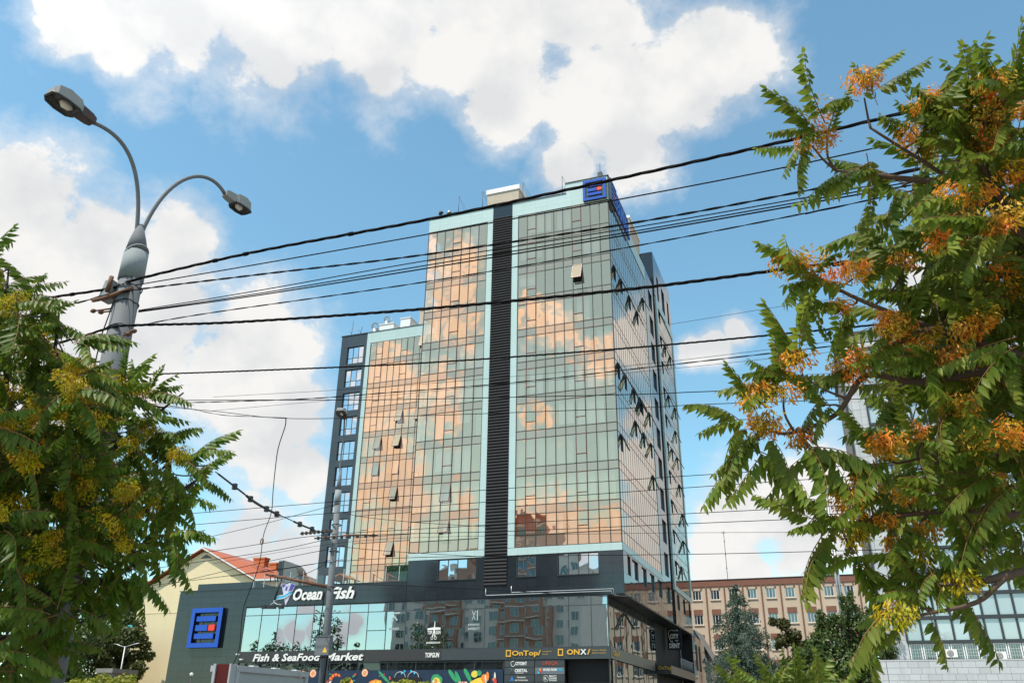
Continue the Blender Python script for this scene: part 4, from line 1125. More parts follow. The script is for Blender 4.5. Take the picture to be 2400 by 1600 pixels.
def slice_(x, z, r, m=0):
    blob(x, z, r, r, m); blob(x, z, r*.86, r*.86, 4)
    for k in range(8):
        a = k*math.pi/4; blob(x+.45*r*math.cos(a), z+.45*r*math.sin(a), r*.36, r*.15, m, a, 8)
def shrimp(x, z, s, fl=1):
    for k in range(9):
        a = .2+k*.26; blob(x+fl*s*math.cos(a), z+s*math.sin(a), s*.30*(1-.05*k), s*.24*(1-.05*k), 0 if k % 2 else 2, a*fl, 10)
    blob(x+fl*s*1.0, z-s*.1, s*.3, s*.12, 4, .6, 8)
for x, z in ((-28.2, 5.1), (-27.2, 5.2)): slice_(x, z, .32)
shrimp(-24.9, 4.55, .55, -1); shrimp(-26.0, 4.2, .4)
slice_(-22.2, 5.22, .30); blob(-23.6, 4.5, .38, .42, 1, .1, 4); blob(-23.6, 4.4, .34, .3, 0, .1, 6)
blob(-21.1, 4.1, .75, .62, 0, 0, 26, .08); blob(-20.4, 4.9, .7, .12, 3, -.7)
for k in range(30): blob(-21.1+mr.uniform(-.55, .55), 4.15+mr.uniform(-.3, .42), .08, .08, 1, 0, 8)
for k in range(40):
    x, z = mr.uniform(-28.4, -10.2), mr.uniform(3.6, 5.3)
    if not -19.6 < x < -16.9: blob(x, z, mr.uniform(.03, .13), mr.uniform(.03, .12), mr.choice((2, 2, 0, 3, 6, 4)), mr.random()*3, 9, .1)
blob(-15.6, 4.5, .50, .62, 3, 0, 20, .1); blob(-15.6, 4.3, .38, .55, 1, 0, 20, .05)
for k in range(14): blob(-15.6+mr.uniform(-.26, .26), 4.3+mr.uniform(-.3, .4), .10, .09, mr.choice((0, 4, 2, 3)), 0, 8, .2)
for x, z, r in ((-14.2, 4.95, -.9), (-13.7, 4.75, -1.1), (-12.9, 5.0, -1.0)): blob(x, z, .62, .17, 3, r, 14, .08)
blob(-13.3, 4.15, .55, .42, 2, 0, 20, .1)
for k in range(16): blob(-13.3+mr.uniform(-.4, .4), 4.2+mr.uniform(-.25, .3), .06, .06, 4, 0, 7)
blob(-12.3, 5.08, .30, .26, 5, .2, 16); blob(-12.3, 5.08, .24, .20, 1, .2, 16); blob(-11.9, 5.15, .2, .2, 3)
blob(-12.1, 4.45, .85, .28, 1, .35, 16, .05); blob(-11.5, 4.75, .25, .33, 0, .2, 8); blob(-11.2, 4.9, .14, .36, 0, 0, 8); blob(-11.35, 4.7, .06, .4, 4, .15, 8)
blob(-10.55, 4.5, .10, .75, 4, .05, 8); blob(-10.55, 4.3, .16, .55, 2, .0, 8)
build('print', pr, pm, t)
# door gap in the mural with lamp arches
mb = MB().box(-19.6, -16.95, -.13, -.085, 2.0, 4.86); build('doorway', mb, M['black'], t)
for cx in (-18.9, -17.7):
    mb = MB(); mb.tube([(cx+.48*math.cos(math.pi*k/14), -.14, 4.86+.42*math.sin(math.pi*k/14)) for k in range(15)], .02, 5, cap=False); build('neon_arch', mb, M['pr_wh'], t)
for x, z in ((-18.75, 5.18), (-18.5, 5.32), (-17.9, 5.32), (-17.6, 5.18)):
    mb = MB(); mb.disc((x, -.15, z), (1, 0, 0), (0, 0, 1), .09, 12); build('neon_dot', mb, M['cyan2'], t)
# ------------------------------------------------------------------ yellow house with the red roof
M['yel'] = pbr('yellow_render', (.80, .66, .41), .9, .06, .5, streak=.04)
def siding(mat):
    nt = mat.node_tree; b = [n for n in nt.nodes if n.type == 'BSDF_PRINCIPLED'][0]
    g = nt.nodes.new('ShaderNodeNewGeometry'); sp = nt.nodes.new('ShaderNodeSeparateXYZ'); nt.links.new(g.outputs['Position'], sp.inputs[0])
    s = nmath(nt, 'FRACT', nmath(nt, 'MULTIPLY', sp.outputs[2], 3.4))
    bp = nt.nodes.new('ShaderNodeBump'); bp.inputs['Strength'].default_value = .35; bp.inputs['Distance'].default_value = .02
    nt.links.new(s, bp.inputs['Height']); nt.links.new(bp.outputs[0], b.inputs['Normal'])
siding(M['yel'])
M['tile'] = pbr('red_metal_roof', (.46, .125, .055), .5, .12, 1.5)
M['chim'] = pbr('chimney_orange', (.50, .15, .05), .8, .2, 3)
M['trim'] = pbr('white_trim', (.75, .73, .68), .6, .08)
Y0 = 16.0
H = thing('yellow_gabled_house', (-54, Y0, 0), 'cream yellow house with a red metal roof behind the podium', 'house')
mb = MB(); zE = 15.45
mb.prism([(-62.5, Y0, 0), (-46.5, Y0, 0), (-46.5, Y0, 15.9), (-54.1, Y0, 19.7), (-62.5, Y0, 15.3)], (0, 16, 0))
mb.box(-46.5, -41.5, Y0+.8, Y0+16, 0, 15.85); build('wall', mb, M['yel'], H)
mb = MB().box(-62.52, -46.5, Y0-.03, Y0, 12.72, 12.84); build('groove_trim', mb, M['yel'], H)
pk = Vector((-54.08, Y0-.6, 20.07)); A = Vector((-45.9, Y0-.6, 16.05)); E_ = Vector((-63.3, Y0-.6, 15.43)); B = Vector((-40.9, Y0-.3, 16.05))
rl = MB(); dz = Vector((0, 0, -.16)); bk = Vector((0, 18, 0))
def slab4(mb, a, b, c, d, m=0):
    up = [a, b, c, d]; lo = [q+dz for q in up]
    mb.quad(*up, m); mb.quad(*lo[::-1], m)
    for k in range(4): mb.quad(up[k], lo[k], lo[(k+1) % 4], up[(k+1) % 4], m)
slab4(rl, E_, pk, pk+bk, E_+bk)
rl.prism([pk, A, B, B+Vector((0, 6, 0)), pk+bk], dz)
roof = build('roof', rl, M['tile'], H)
for i in range(1, 12):
    s = i/12; q0 = pk.lerp(E_, s); mbr = MB()
    mbr.tube([q0+Vector((0, .1, .03)), q0+bk+Vector((0, 0, .03))], .03, 4); build('roof_seam', mbr, M['tile'], roof)
tr = MB()
for a, b in ((E_, pk), (pk, A)):
    d = (b-a).normalized(); n_ = Vector((0, -.04, 0))
    tr.prism([a+Vector((0, -.03, -.20)), b+Vector((0, -.03, -.20)), b+Vector((0, -.03, -.02)), a+Vector((0, -.03, -.02))], (0, .06, 0))
tr.prism([A+Vector((0, -.02, -.22)), B+Vector((0, -.02, -.22)), B+Vector((0, -.02, -.03)), A+Vector((0, -.02, -.03))], (0, .06, 0))
build('barge_board', tr, M['trim'], H)
mb = MB(); mb.prism([(-54.55, Y0-.05, 18.82), (-52.85, Y0-.05, 18.80), (-53.75, Y0-.05, 19.25)], (0, .06, 0)); build('gable_vent', mb, M['room'], H)
for xa, xb, za, zb, ya in ((-53.0, -51.35, 17.5, 20.2, 24.0), (-50.55, -49.5, 17.5, 19.45, 24.0)):
    mb = MB().box(xa, xb, ya, ya+1.0, za, zb-.2); mb.box(xa-.08, xb+.08, ya-.08, ya+1.08, zb-.2, zb); build('chimney', mb, M['chim'], roof)
for s in (.52, .60, .68):
    a_ = pk.lerp(A, s)+Vector((1.6, 2.0, .1)); mb = MB(); mb.tube([a_, a_+Vector((1.6, .5, -.35))], .05, 5); build('snow_guard', mb, M['swing'], roof)
mb = MB().box(-52.2, -50.6, Y0-1.2, Y0-.2, 13.0, 14.0); 
mb = MB(); mb.box(-52.4, -50.9, Y0-1.5, Y0, 13.2, 14.15); build('wall_box', mb, M['galv'], H)
mb = MB().box(-62.3, -57.2, Y0-.9, Y0-.1, 0, 4.6); build('plinth', mb, M['gran'], H)
# round blue sign on the corner
t = thing('round_sign', (-63.0, Y0-.1, 10.0), 'round pale blue sign sticking out from the corner of the yellow house', 'sign')
mb = MB(); mb.tube([(-63.0, Y0-.05, 10.57), (-63.0, Y0-.15, 10.57)], .95, 24); build('disc', mb, M['aqua'], t)
mb = MB(); mb.tube([(-63.0+.6*math.cos(k*math.pi/10), Y0-.17, 10.57+.6*math.sin(k*math.pi/10)) for k in range(21)], .07, 5, cap=False); mb.box(-63.18, -62.9, Y0-.19, Y0-.16, 10.3, 10.85); build('print', mb, M['letter'], t)

# T-shaped lamp by the yellow house
t = thing('street_lamp', (-57.5, 10, 0), 'slim pale T-shaped street lamp beside the yellow house', 'street lamp')
mb = MB(); mb.tube([(-57.45, 10, 0), (-57.6, 10, 8.6)], [.11, .06], 8); build('pole', mb, M['rail'], t)
for s in (-1, 1):
    mb = MB(); mb.tube([(-57.6, 10, 8.5), (-57.6+s*1.2, 10, 8.8), (-57.6+s*1.9, 10, 8.9)], [.05, .06, .04], 6); build('lamp_arm', mb, M['rail'], t)

# ------------------------------------------------------------------ brick and render block behind
BY = 62.0
M['peach'] = pbr('peach_render', (.64, .51, .385), .9, .10, .35, streak=.10)
def brickmat():
    mt, nt, out = nodes('red_brick'); b = nt.nodes.new('ShaderNodeBsdfPrincipled'); b.inputs['Roughness'].default_value = .85
    g = nt.nodes.new('ShaderNodeNewGeometry'); sp = nt.nodes.new('ShaderNodeSeparateXYZ'); cb = nt.nodes.new('ShaderNodeCombineXYZ')
    nt.links.new(g.outputs['Position'], sp.inputs[0]); nt.links.new(sp.outputs[0], cb.inputs[0]); nt.links.new(sp.outputs[2], cb.inputs[1])
    br = nt.nodes.new('ShaderNodeTexBrick'); nt.links.new(cb.outputs[0], br.inputs['Vector']); br.inputs['Scale'].default_value = 1.0
    br.inputs['Brick Width'].default_value = .30; br.inputs['Row Height'].default_value = .10; br.inputs['Mortar Size'].default_value = .012
    br.inputs['Color1'].default_value = (.26, .080, .045, 1); br.inputs['Color2'].default_value = (.20, .055, .03, 1); br.inputs['Mortar'].default_value = (.30, .22, .18, 1)
    nt.links.new(br.outputs[0], b.inputs['Base Color']); nt.links.new(b.outputs[0], out.inputs[0]); return mt
M['brick'] = brickmat()
BB = thing('brick_and_render_block', (8, BY, 0), 'peach rendered four-storey block with red brick parapet and brick pilasters', 'building')
mb = MB().box(-14.5, 19.75, BY+.15, BY+14, 0, 20.9); build('wall', mb, M['peach'], BB)
# wall skin with openings
cols = [-3.82 + i*2.60 for i in range(-4, 9)]
wz = [(18.18, 19.52), (14.76, 16.10), (11.30, 12.66), (7.9, 9.25)]
xs = [-14.5] + [v for c in cols for v in (c, c+1.27)] + [19.75]
zs = [0] + [v for a, b in wz[::-1] for v in (a, b)] + [20.0]
sk = MB()
for i in range(len(xs)-1):
    for j in range(len(zs)-1):
        cx, cz = (xs[i]+xs[i+1])/2, (zs[j]+zs[j+1])/2
        if any(c < cx < c+1.27 for c in cols) and any(a < cz < b for a, b in wz): continue
        sk.box(xs[i], xs[i+1], BY, BY+.149, zs[j], zs[j+1])
build('render_skin', sk, M['peach'], BB)
mb = MB().box(-14.5, 19.85, BY-.10, BY+.15, 20.02, 20.93); build('brick_parapet', mb, M['brick'], BB)
mb = MB().box(-14.6, 19.95, BY-.18, BY+.3, 20.93, 21.0); build('coping', mb, M['coping'], BB)
for c in cols:
    for dx in (-.08, 1.17): piece('brick_corbel', BB, c+dx, c+dx+.2, BY-.08, BY, 19.62, 20.02, M['brick'])
    xp = c + 1.27 + .62
    piece('brick_pilaster', BB, xp, xp+.17, BY-.10, BY, 0, 20.02, M['brick'])
    for r, (a, b) in enumerate(wz):
        f = MB(); w = 1.27; y = BY+.08
        for q in (0, .36, .80, 1.27-.07): f.box(c+q, c+q+.07, y-.03, y+.04, a, b)
        f.box(c, c+w, y-.028, y+.038, a, a+.07); f.box(c, c+w, y-.028, y+.038, b-.07, b)
        o = build('window', f, M['white'], BB)
        for q0, q1 in ((.07, .36), (.43, .80), (.87, 1.20)): pane('pane', o, c+q0, c+q1, y+.01, a+.07, b-.07, M['oldgl'], .4)
        piece('sill', BB, c-.1, c+w+.1, BY-.12, BY, a-.13, a-.03, M['peach'])
        if r: piece('brick_lintel', BB, c-.02, c+w+.02, BY-.04, BY, b+.03, b+.77, M['brick'])
t = thing('lattice_mast', (1.1, BY+3, 20.9), 'thin radio mast standing on the roof of the brick and render block', 'mast')
mb = MB(); mb.tube([(1.1, BY+3, 20.9), (1.1, BY+3, 28.6)], .045, 5); build('pole', mb, M['dark'], t)
mb = MB()
for z in (23, 25, 27): mb.box(1.02, 1.18, BY+2.95, BY+3.05, z, z+.12)
mb.tube([(.75, BY+3, 28.3), (1.45, BY+3, 28.3)], .03, 4); build('clamp', mb, M['dark'], t)
# steel flue
t = thing('steel_flue', (15.9, 30, 0), 'tall shiny steel flue pipe rising in front of the brick and render block', 'flue')
mb = MB()
for dx in (0, .26): mb.tube([(15.85+dx, 30, 0), (15.85+dx, 30, 25.3)], .13, 10)
build('pipe', mb, M['galv'], t)
mb = MB()
for z in range(3, 25, 3): mb.box(15.68, 16.28, 29.9, 30.1, z, z+.06)
build('bracket', mb, M['dark'], t)
# small house with steep metal roof next to the tower
t = thing('small_metal_roof_house', (-1.2, 45, 0), 'small pale house with a steep grey metal roof tucked behind the tower', 'house')
mb = MB().box(-6, .2, 45, 52, 0, 8.8); build('wall', mb, M['beige'], t)
mb = MB(); mb.prism([(-6.0, 44.8, 8.75), (-.1, 44.8, 8.75), (-1.5, 44.8, 12.4), (-6.0, 44.8, 12.6)], (0, 7, 0)); build('gable', mb, M['white'], t)
mb = MB(); mb.prism([(.75, 44.7, 8.6), (.6, 44.7, 8.85), (-1.45, 44.7, 12.5), (-1.5, 44.7, 12.35)], (0, 7.2, 0)); build('roof', mb, M['galv'], t)
for k in range(7):
    mb = MB().box(-5.6+k*.7, -5.55+k*.7, 44.76, 44.8, 8.8, 12.2); build('gable_batten', mb, M['rail'], t)
mb = MB(); mb.tube([(.45, 44.6, 8.6), (-.2, 44.6, 7.9), (-.2, 44.6, 0)], .06, 6); build('downpipe', mb, M['rail'], t)

# ------------------------------------------------------------------ white marble-clad building on the right
M['marb'] = pbr('white_marble', (.50, .50, .50), .45, .16, 1.1, streak=.12, rnd=.14)
M['marbw'] = pbr('grimy_joint', (.22, .21, .20), .9, .2)
WYB = 0.0; kx = lambda x: 14.88+(x-14.88)*66.05/48.05; kz = lambda z: 1.6+(z-1.6)*66.05/48.05
WB = thing('white_marble_block', (26, WYB, 0), 'white marble-clad office block with a dark-framed grid of frosted panes behind the right tree', 'building')
xl, zt = kx(17.25), 30.0
mb = MB().box(xl+.02, 42, WYB+.14, WYB+14, 0, zt); build('wall', mb, M['marbw'], WB)
xg0 = kx(18.27)
rz = random.Random(4)
zz = [4.0+.62*i for i in range(42)]
for i in range(2):
    a, b = xl+.34+(xg0-xl-.34)*i/2, xl+.34+(xg0-xl-.34)*(i+1)/2
    for z in zz[:-1]: piece('marble_slab', WB, a+.006, b-.006, WYB+.02-rz.random()*.012, WYB+.14, z+.006, z+.614, M['marb'])
piece('marble_slab', WB, xl+.05, xl+.33, WYB+.0, WYB+.14, 0, zt, M['marb'])
piece('drainpipe', WB, xl-.12, xl+.04, WYB-.1, WYB+.12, 0, zt, M['dark'])
# grid of frosted panes
gx = [xg0 + i*.98 for i in range(0, 24)]
zrow = [kz(5.48) + i*1.56 for i in range(15)]
gm = MB()
for i, x in enumerate(gx): gm.box(x-.07, x+.07, WYB-.08, WYB+.1, zrow[0], zrow[-1])
for z in zrow: gm.box(gx[0], gx[-1], WYB-.14, WYB+.09, z-.12, z+.12)
gr = build('window_grid', gm, M['mullg'], WB)
for i in range(len(gx)-1):
    for j in range(len(zrow)-1):
        if i < 13 or j > 40: pane('frosted_pane', gr, gx[i]+.07, gx[i+1]-.07, WYB, zrow[j]+.12, zrow[j+1]-.12, M['frost'], .3)
mb = MB(); mb.quad((gx[13], WYB, zrow[0]), (gx[-1], WYB, zrow[0]), (gx[-1], WYB, zrow[-1]), (gx[13], WYB, zrow[-1])); build('glazing_beyond', mb, M['frost'], WB)
mb = MB().box(xl, 42, WYB-.05, WYB+.13, zrow[-1]+.15, zt); build('top_band', mb, M['marb'], WB)
mb = MB().box(xl-.2, 42, WYB-.3, WYB+14, zt, zt+.25); build('cornice', mb, M['coping'], WB)
# low strip of windows above the annex roof
z0, z1 = kz(4.70), kz(5.40)
for i in range(10):
    a = xg0+.05+i*.85
    f = MB(); f.box(a, a+.07, WYB-.05, WYB+.1, z0, z1); f.box(a+.72, a+.79, WYB-.05, WYB+.1, z0, z1); f.box(a, a+.79, WYB-.045, WYB+.095, z1-.05, z1)
    for q in range(1, 5): f.box(a+q*.15, a+q*.15+.012, WYB-.06, WYB-.048, z0, z1)
    for q in range(1, 5): f.box(a, a+.79, WYB-.062, WYB-.05, z0+q*.2, z0+q*.2+.012)
    o = build('strip_window', f, M['white'], WB); pane('pane', o, a+.07, a+.72, WYB+.03, z0, z1-.05, M['oldgl'], .3)
def ac(label, x, z, y, s=1.0):
    t = thing('air_conditioner', (x, y, z), label, 'air conditioner', 'air conditioners on the white block')
    mb = MB().box(x-.42*s, x+.42*s, y-.3, y, z, z+.62*s); build('case', mb, M['trim'], t)
    mb = MB(); mb.tube([(x-.1*s, y-.302, z+.31*s), (x-.1*s, y-.32, z+.31*s)], .25*s, 20); build('fan_grille', mb, M['room'], t)
    for k in range(3):
        mb = MB(); mb.tube([(x-.1*s+(.07+.06*k)*s*math.cos(q*.393), y-.325, z+.31*s+(.07+.06*k)*s*math.sin(q*.393)) for q in range(17)], .008, 4, cap=False); build('fan_ring', mb, M['trim'], t)
p = on_y(1960+965*.2806, 1160+1340*.2806, WYB-.1); ac('cream air conditioner on the window strip of the white block, the left one', p.x, p.z-.1, WYB-.07, .8)
p = on_y(1960+1375*.2806, 1160+1360*.2806, WYB-.1); ac('cream air conditioner on the window strip of the white block, the right one', p.x, p.z-.1, WYB-.07, .8)
# annex with marble wall
AY = -6.0; ka = (AY+66.05)/42.05
AX = thing('marble_annex_wall', (22, AY, 0), 'low white marble wall with a rounded corner at the lower right', 'wall')
xa = 14.88+(16.45-14.88)*ka; za = 1.6+2.66*ka
mb = MB(); pr_ = [(xa+.02+.5*(1-math.sin(q*math.pi/12)), AY+.02+.5*(1-math.cos(q*math.pi/12))) for q in range(7)]
pl = [(xa+.06, AY+5.5), ] + [(xa+.06+.5-.5*math.cos(q*math.pi/12), AY+.06+.5-.5*math.sin(q*math.pi/12)) for q in range(7)] + [(40, AY+.06), (40, AY+5.5)]
mb.prism([(x, y, 0) for x, y in pl], (0, 0, za-.03)); build('wall', mb, M['marbw'], AX)
mb = MB(); mb.prism([(x-.04 if x < 39 else x, y-.05 if y < AY+5 else y, za-.03) for x, y in pl], (0, 0, .09)); build('coping', mb, M['marb'], AX)
for j in range(7):
    z1_ = za-.05-j*.36; off = (j % 2)*.3 + rz.uniform(-.1, .1)
    x = xa+.58
    while x < xa+13:
        wd = rz.choice((.45, .6, .6, .75)); piece('marble_slab', AX, x+.006, x+wd-.006, AY+.0-rz.random()*.012, AY+.06, z1_-.352, z1_-.006, M['marb']); x += wd
    for q in range(3):
        a0, a1 = q*math.pi/6+.01, (q+1)*math.pi/6-.01
        pts = [(xa+.56-.55*math.cos(a), AY+.56-.55*math.sin(a)) for a in (a0, (a0+a1)/2, a1)] + [(xa+.56-.49*math.cos(a), AY+.56-.49*math.sin(a)) for a in (a1, (a0+a1)/2, a0)]
        mb = MB(); mb.prism([(px_, py_, z1_-.352) for px_, py_ in pts], (0, 0, .346)); build('marble_slab', mb, M['marb'], AX)
M['signy'] = pbr('orange_panel', (.85, .30, .02), .5, .1)
t = thing('orange_shop_sign', (22, WYB-.3, 20), 'orange sign panels on the white block glimpsed between the leaves', 'sign')
for q, (x, y) in enumerate(((2095, 905), (2370, 830))):
    p = on_y(x, y, WYB-.3); piece('panel', t, p.x-.55, p.x+.55, WYB-.35, WYB-.2, p.z-.5, p.z+.5, M['signy'])
# ------------------------------------------------------------------ tall double-armed lamp post on the left
M['conc'] = pbr('painted_pole', (.165, .175, .185), .8, .18, 2.5, streak=.25)
M['pale'] = pbr('collar_paint', (.27, .30, .31), .8, .15, 3, streak=.3)
M['rustm'] = pbr('rusty_steel', (.16, .075, .04), .8, .4, 6)
M['rustd'] = pbr('lamp_neck', (.07, .045, .04), .7, .4, 6)
M['lampd'] = pbr('lamp_reflector', (.055, .05, .045), .4, .3, 6)
M['lampg'] = pbr('lamp_shell', (.28, .28, .265), .6, .25, 4)
M['cable'] = pbr('cable_black', (.012, .011, .011), .9, .2, spec=.1)
PX, PY = 6.90, -58.80
LP = thing('double_arm_lamp_post', (PX, PY, 0), 'leaning grey lamp post with two curved arms and two lamp heads at upper left', 'street lamp')
mb = MB(); mb.tube([(PX+.15, PY, 0), (PX+.06, PY, 4), (PX, PY, 6.95)], [.19, .165, .142], 20); build('pole', mb, M['conc'], LP)
mb = MB(); mb.tube([(PX, PY, 6.74), (PX-.01, PY, 7.16)], [.158, .152], 16); mb.tube([(PX, PY, 7.15), (PX-.01, PY, 7.165)], .158, 16); build('collar', mb, M['pale'], LP)
mb = MB(); mb.tube([(PX-.01, PY, 7.17), (PX-.03, PY, 7.36), (PX-.05, PY, 7.60)], [.142, .105, .040], 14); build('cone', mb, M['conc'], LP)
top = Vector((PX-.05, PY, 7.56))
def bez(p, n=22):
    out = []
    for i in range(n+1):
        t_ = i/n; q = [Vector(a) for a in p]
        while len(q) > 1: q = [q[k].lerp(q[k+1], t_) for k in range(len(q)-1)]
        out.append(q[0])
    return out
def head(parent, base, d, ln, wd, up=Vector((0, 0, 1)), neck=None, under=None):
    """cobra lamp head: base where the arm enters, d pointing direction"""
    d = d.normalized(); s = d.cross(up).normalized(); u = s.cross(d).normalized()
    mb = MB()
    P = lambda a, b, c: base + d*a + s*b + u*c
    mb2 = MB()
    # neck (gear box)
    q = lambda a, w, z0, z1: [P(a, -w, z0), P(a, w, z0), P(a, w*.85, z1), P(a, -w*.85, z1)]
    secs = [q(0, wd*.24, -.03, .05), q(ln*.10, wd*.27, -.045, .075), q(ln*.36, wd*.30, -.05, .09)]
    for s0, s1 in zip(secs, secs[1:]):
        for k in range(4): mb2.quad(s0[k], s0[(k+1) % 4], s1[(k+1) % 4], s1[k])
    mb2.quad(*secs[0][::-1]); mb2.quad(*secs[-1]); build('gear_box', mb2, neck or M['rustd'], parent)
    secs = [q(ln*.34, wd*.30, -.04, .08), q(ln*.44, wd*.46, -.05, .11), q(ln*.72, wd*.5, -.05, .13), q(ln*.93, wd*.42, -.045, .10), q(ln, wd*.28, -.03, .05)]
    for s0, s1 in zip(secs, secs[1:]):
        for k in (1, 2, 3): mb.quad(s0[k], s0[(k+1) % 4], s1[(k+1) % 4], s1[k], 0, True)
    mb.quad(*secs[0][::-1]); mb.quad(*secs[-1])
    build('hood', mb, M['lampg'], parent)
    rim = MB()
    low = [P(ln*.37, -wd*.33, -.052), P(ln*.46, -wd*.47, -.062), P(ln*.72, -wd*.51, -.062), P(ln*.93, -wd*.43, -.057), P(ln*1.0, -wd*.28, -.04), P(ln*1.0, wd*.28, -.04), P(ln*.93, wd*.43, -.057), P(ln*.72, wd*.51, -.062), P(ln*.46, wd*.47, -.062), P(ln*.37, wd*.33, -.052)]
    rim.tube(low+[low[0]], .018, 6, cap=False); build('rim', rim, M['dark'], parent)
    refl = MB(); c = sum(low, Vector())/len(low)
    inner = [c+(v-c)*.93 for v in low]
    deep = [c+(v-c)*.6+u*.06 for v in low]
    for k in range(len(low)): refl.quad(inner[k], inner[(k+1) % len(low)], deep[(k+1) % len(low)], deep[k])
    refl.poly(deep[::-1]); build('reflector', refl, under or M['lampd'], parent)
    bulb = MB(); bulb.tube([P(ln*.5, 0, -.02), P(ln*.56, 0, -.03), P(ln*.68, 0, -.035), P(ln*.76, 0, -.02)], [.03, .05, .055, .02], 10); build('bulb', bulb, M['pr_wh'], parent)
armL = bez([top+Vector((0, 0, -.5)), top+Vector((-.02, -.05, .75)), top+Vector((-.10, -.35, 1.25)), Vector((6.72, -59.78, 8.60))])
armR = bez([top+Vector((0, 0, -.5)), top+Vector((.02, .05, .95)), top+Vector((.18, .75, 1.58)), Vector((7.17, -57.72, 8.74))])
for a_ in (armL, armR):
    mb = MB(); mb.tube(a_, .027, 10); build('arm', mb, M['conc'], LP)
head(LP, armL[-1], Vector((-.14, -1, .06)), .62, .28)
head(LP, armR[-1], Vector((.12, 1, -.02)), .50, .21, neck=M['lampg'])
# junction box, straps, insulators
mb = MB(); mb.prism([(PX-.38, PY-.10, 6.50), (PX-.13, PY-.17, 6.46), (PX-.12, PY-.17, 6.70), (PX-.32, PY-.10, 6.76)], (0, .18, 0)); build('junction_box', mb, M['pale'], LP)
mb = MB(); mb.tube([(PX-.40, PY-.14, 6.46), (PX-.16, PY-.20, 6.42), (PX+.18, PY-.10, 6.56)], .03, 6); mb.tube([(PX-.12, PY-.21, 6.50), (PX-.10, PY-.21, 6.72)], .03, 5); build('rusty_bracket', mb, M['rustm'], LP)
mb = MB()
for z in (6.40, 6.62, 6.05, 5.90, 5.72):
    mb.tube([(PX+.155*math.cos(k*math.pi/8)+.01, PY+.155*math.sin(k*math.pi/8), z+.02*math.sin(k)) for k in range(17)], .008, 4, cap=False)
build('strap', mb, M['dark'], LP)
mb = MB(); mb.tube([(PX-.02, PY-.165, 6.42), (PX-.03, PY-.175, 6.2), (PX-.09, PY-.165, 5.9), (PX-.07, PY-.175, 5.4), (PX-.02, PY-.18, 4.6)], .008, 5); build('hanging_lead', mb, M['cable'], LP)
for dx, z in ((.22, 5.93), (.30, 5.96), (-.25, 5.82), (-.30, 5.62), (-.32, 6.32), (-.46, 6.36)):
    mb = MB(); mb.tube([(PX+dx-.035, PY-.05, z), (PX+dx, PY-.05, z), (PX+dx+.035, PY-.05, z)], [.018, .032, .018], 8); mb.tube([(PX, PY-.05, z-.02), (PX+dx, PY-.05, z)], .012, 5); build('insulator', mb, M['rustm'], LP)

# ------------------------------------------------------------------ second pole with a single lamp
QX, QY = -.80, -40.9
LP2 = thing('tram_wire_pole', (QX, QY, 0), 'grey pole with one curved lamp arm and a grey box before the shopfront', 'pole')
mb = MB(); mb.tube([(QX+.07, QY, 0), (QX, QY, 4.5), (QX-.09, QY, 8.95)], [.145, .125, .102], 16); build('pole', mb, M['conc'], LP2)
mb = MB(); mb.tube([(QX-.09, QY, 8.45), (QX-.10, QY, 8.98)], .115, 14); build('collar', mb, M['pale'], LP2)
mb = MB(); mb.tube([(QX-.10, QY, 8.98), (QX-.10, QY, 9.3), (QX-.08, QY, 9.75)], [.105, .07, .03], 12); build('cone', mb, M['conc'], LP2)
arm = [on_y(x, y, QY) for x, y in ((797, 1125), (797, 1095), (800, 1060), (805, 1030), (813, 1008), (824, 991))]
arm[-1].y -= .5; arm[-2].y -= .2
mb = MB(); mb.tube(arm, .030, 8); build('arm', mb, M['conc'], LP2)
head(LP2, arm[-1], Vector((.30, -.95, .12)), .72, .36)
mb = MB().box(QX-.16, QX+.36, QY-.36, QY-.16, 3.50, 4.06); mb.box(QX+.30, QX+.34, QY-.365, QY-.36, 3.6, 3.95)
mb.box(QX-.18, QX+.38, QY-.38, QY-.14, 4.06, 4.09); build('switch_box', mb, M['conc'], LP2)
mb = MB(); mb.prism([(QX+.13, QY-.363, 3.58), (QX+.30, QY-.363, 3.58), (QX+.215, QY-.363, 3.76)], (0, .004, 0)); build('warning_triangle', mb, M['pr_ye'], LP2)
mb = MB(); mb.tube([(QX-.2, QY-.17, 3.5), (QX-.17, QY-.16, 4.6), (QX-.14, QY-.14, 5.5)], .02, 5); mb.tube([(QX+.2, QY-.13, 3.5), (QX+.17, QY-.14, 2.8), (QX+.12, QY-.16, 1.5)], .025, 5); build('lead', mb, M['cable'], LP2)
a1, a0 = on_y(400+875*600/2352, 1300+175*600/2352, QY), Vector((QX-.02, QY, 5.66))
mb = MB(); mb.tube([a0, a1], [.06, .045], 8); build('bracket_arm', mb, M['rustm'], LP2)
for z in (3.45, 5.66, 6.85, 7.75):
    mb = MB(); mb.tube([(QX-.03+.16*math.cos(k*math.pi/6), QY+.16*math.sin(k*math.pi/6), z) for k in range(13)], .018, 5, cap=False); build('band_clamp', mb, M['dark'], LP2)
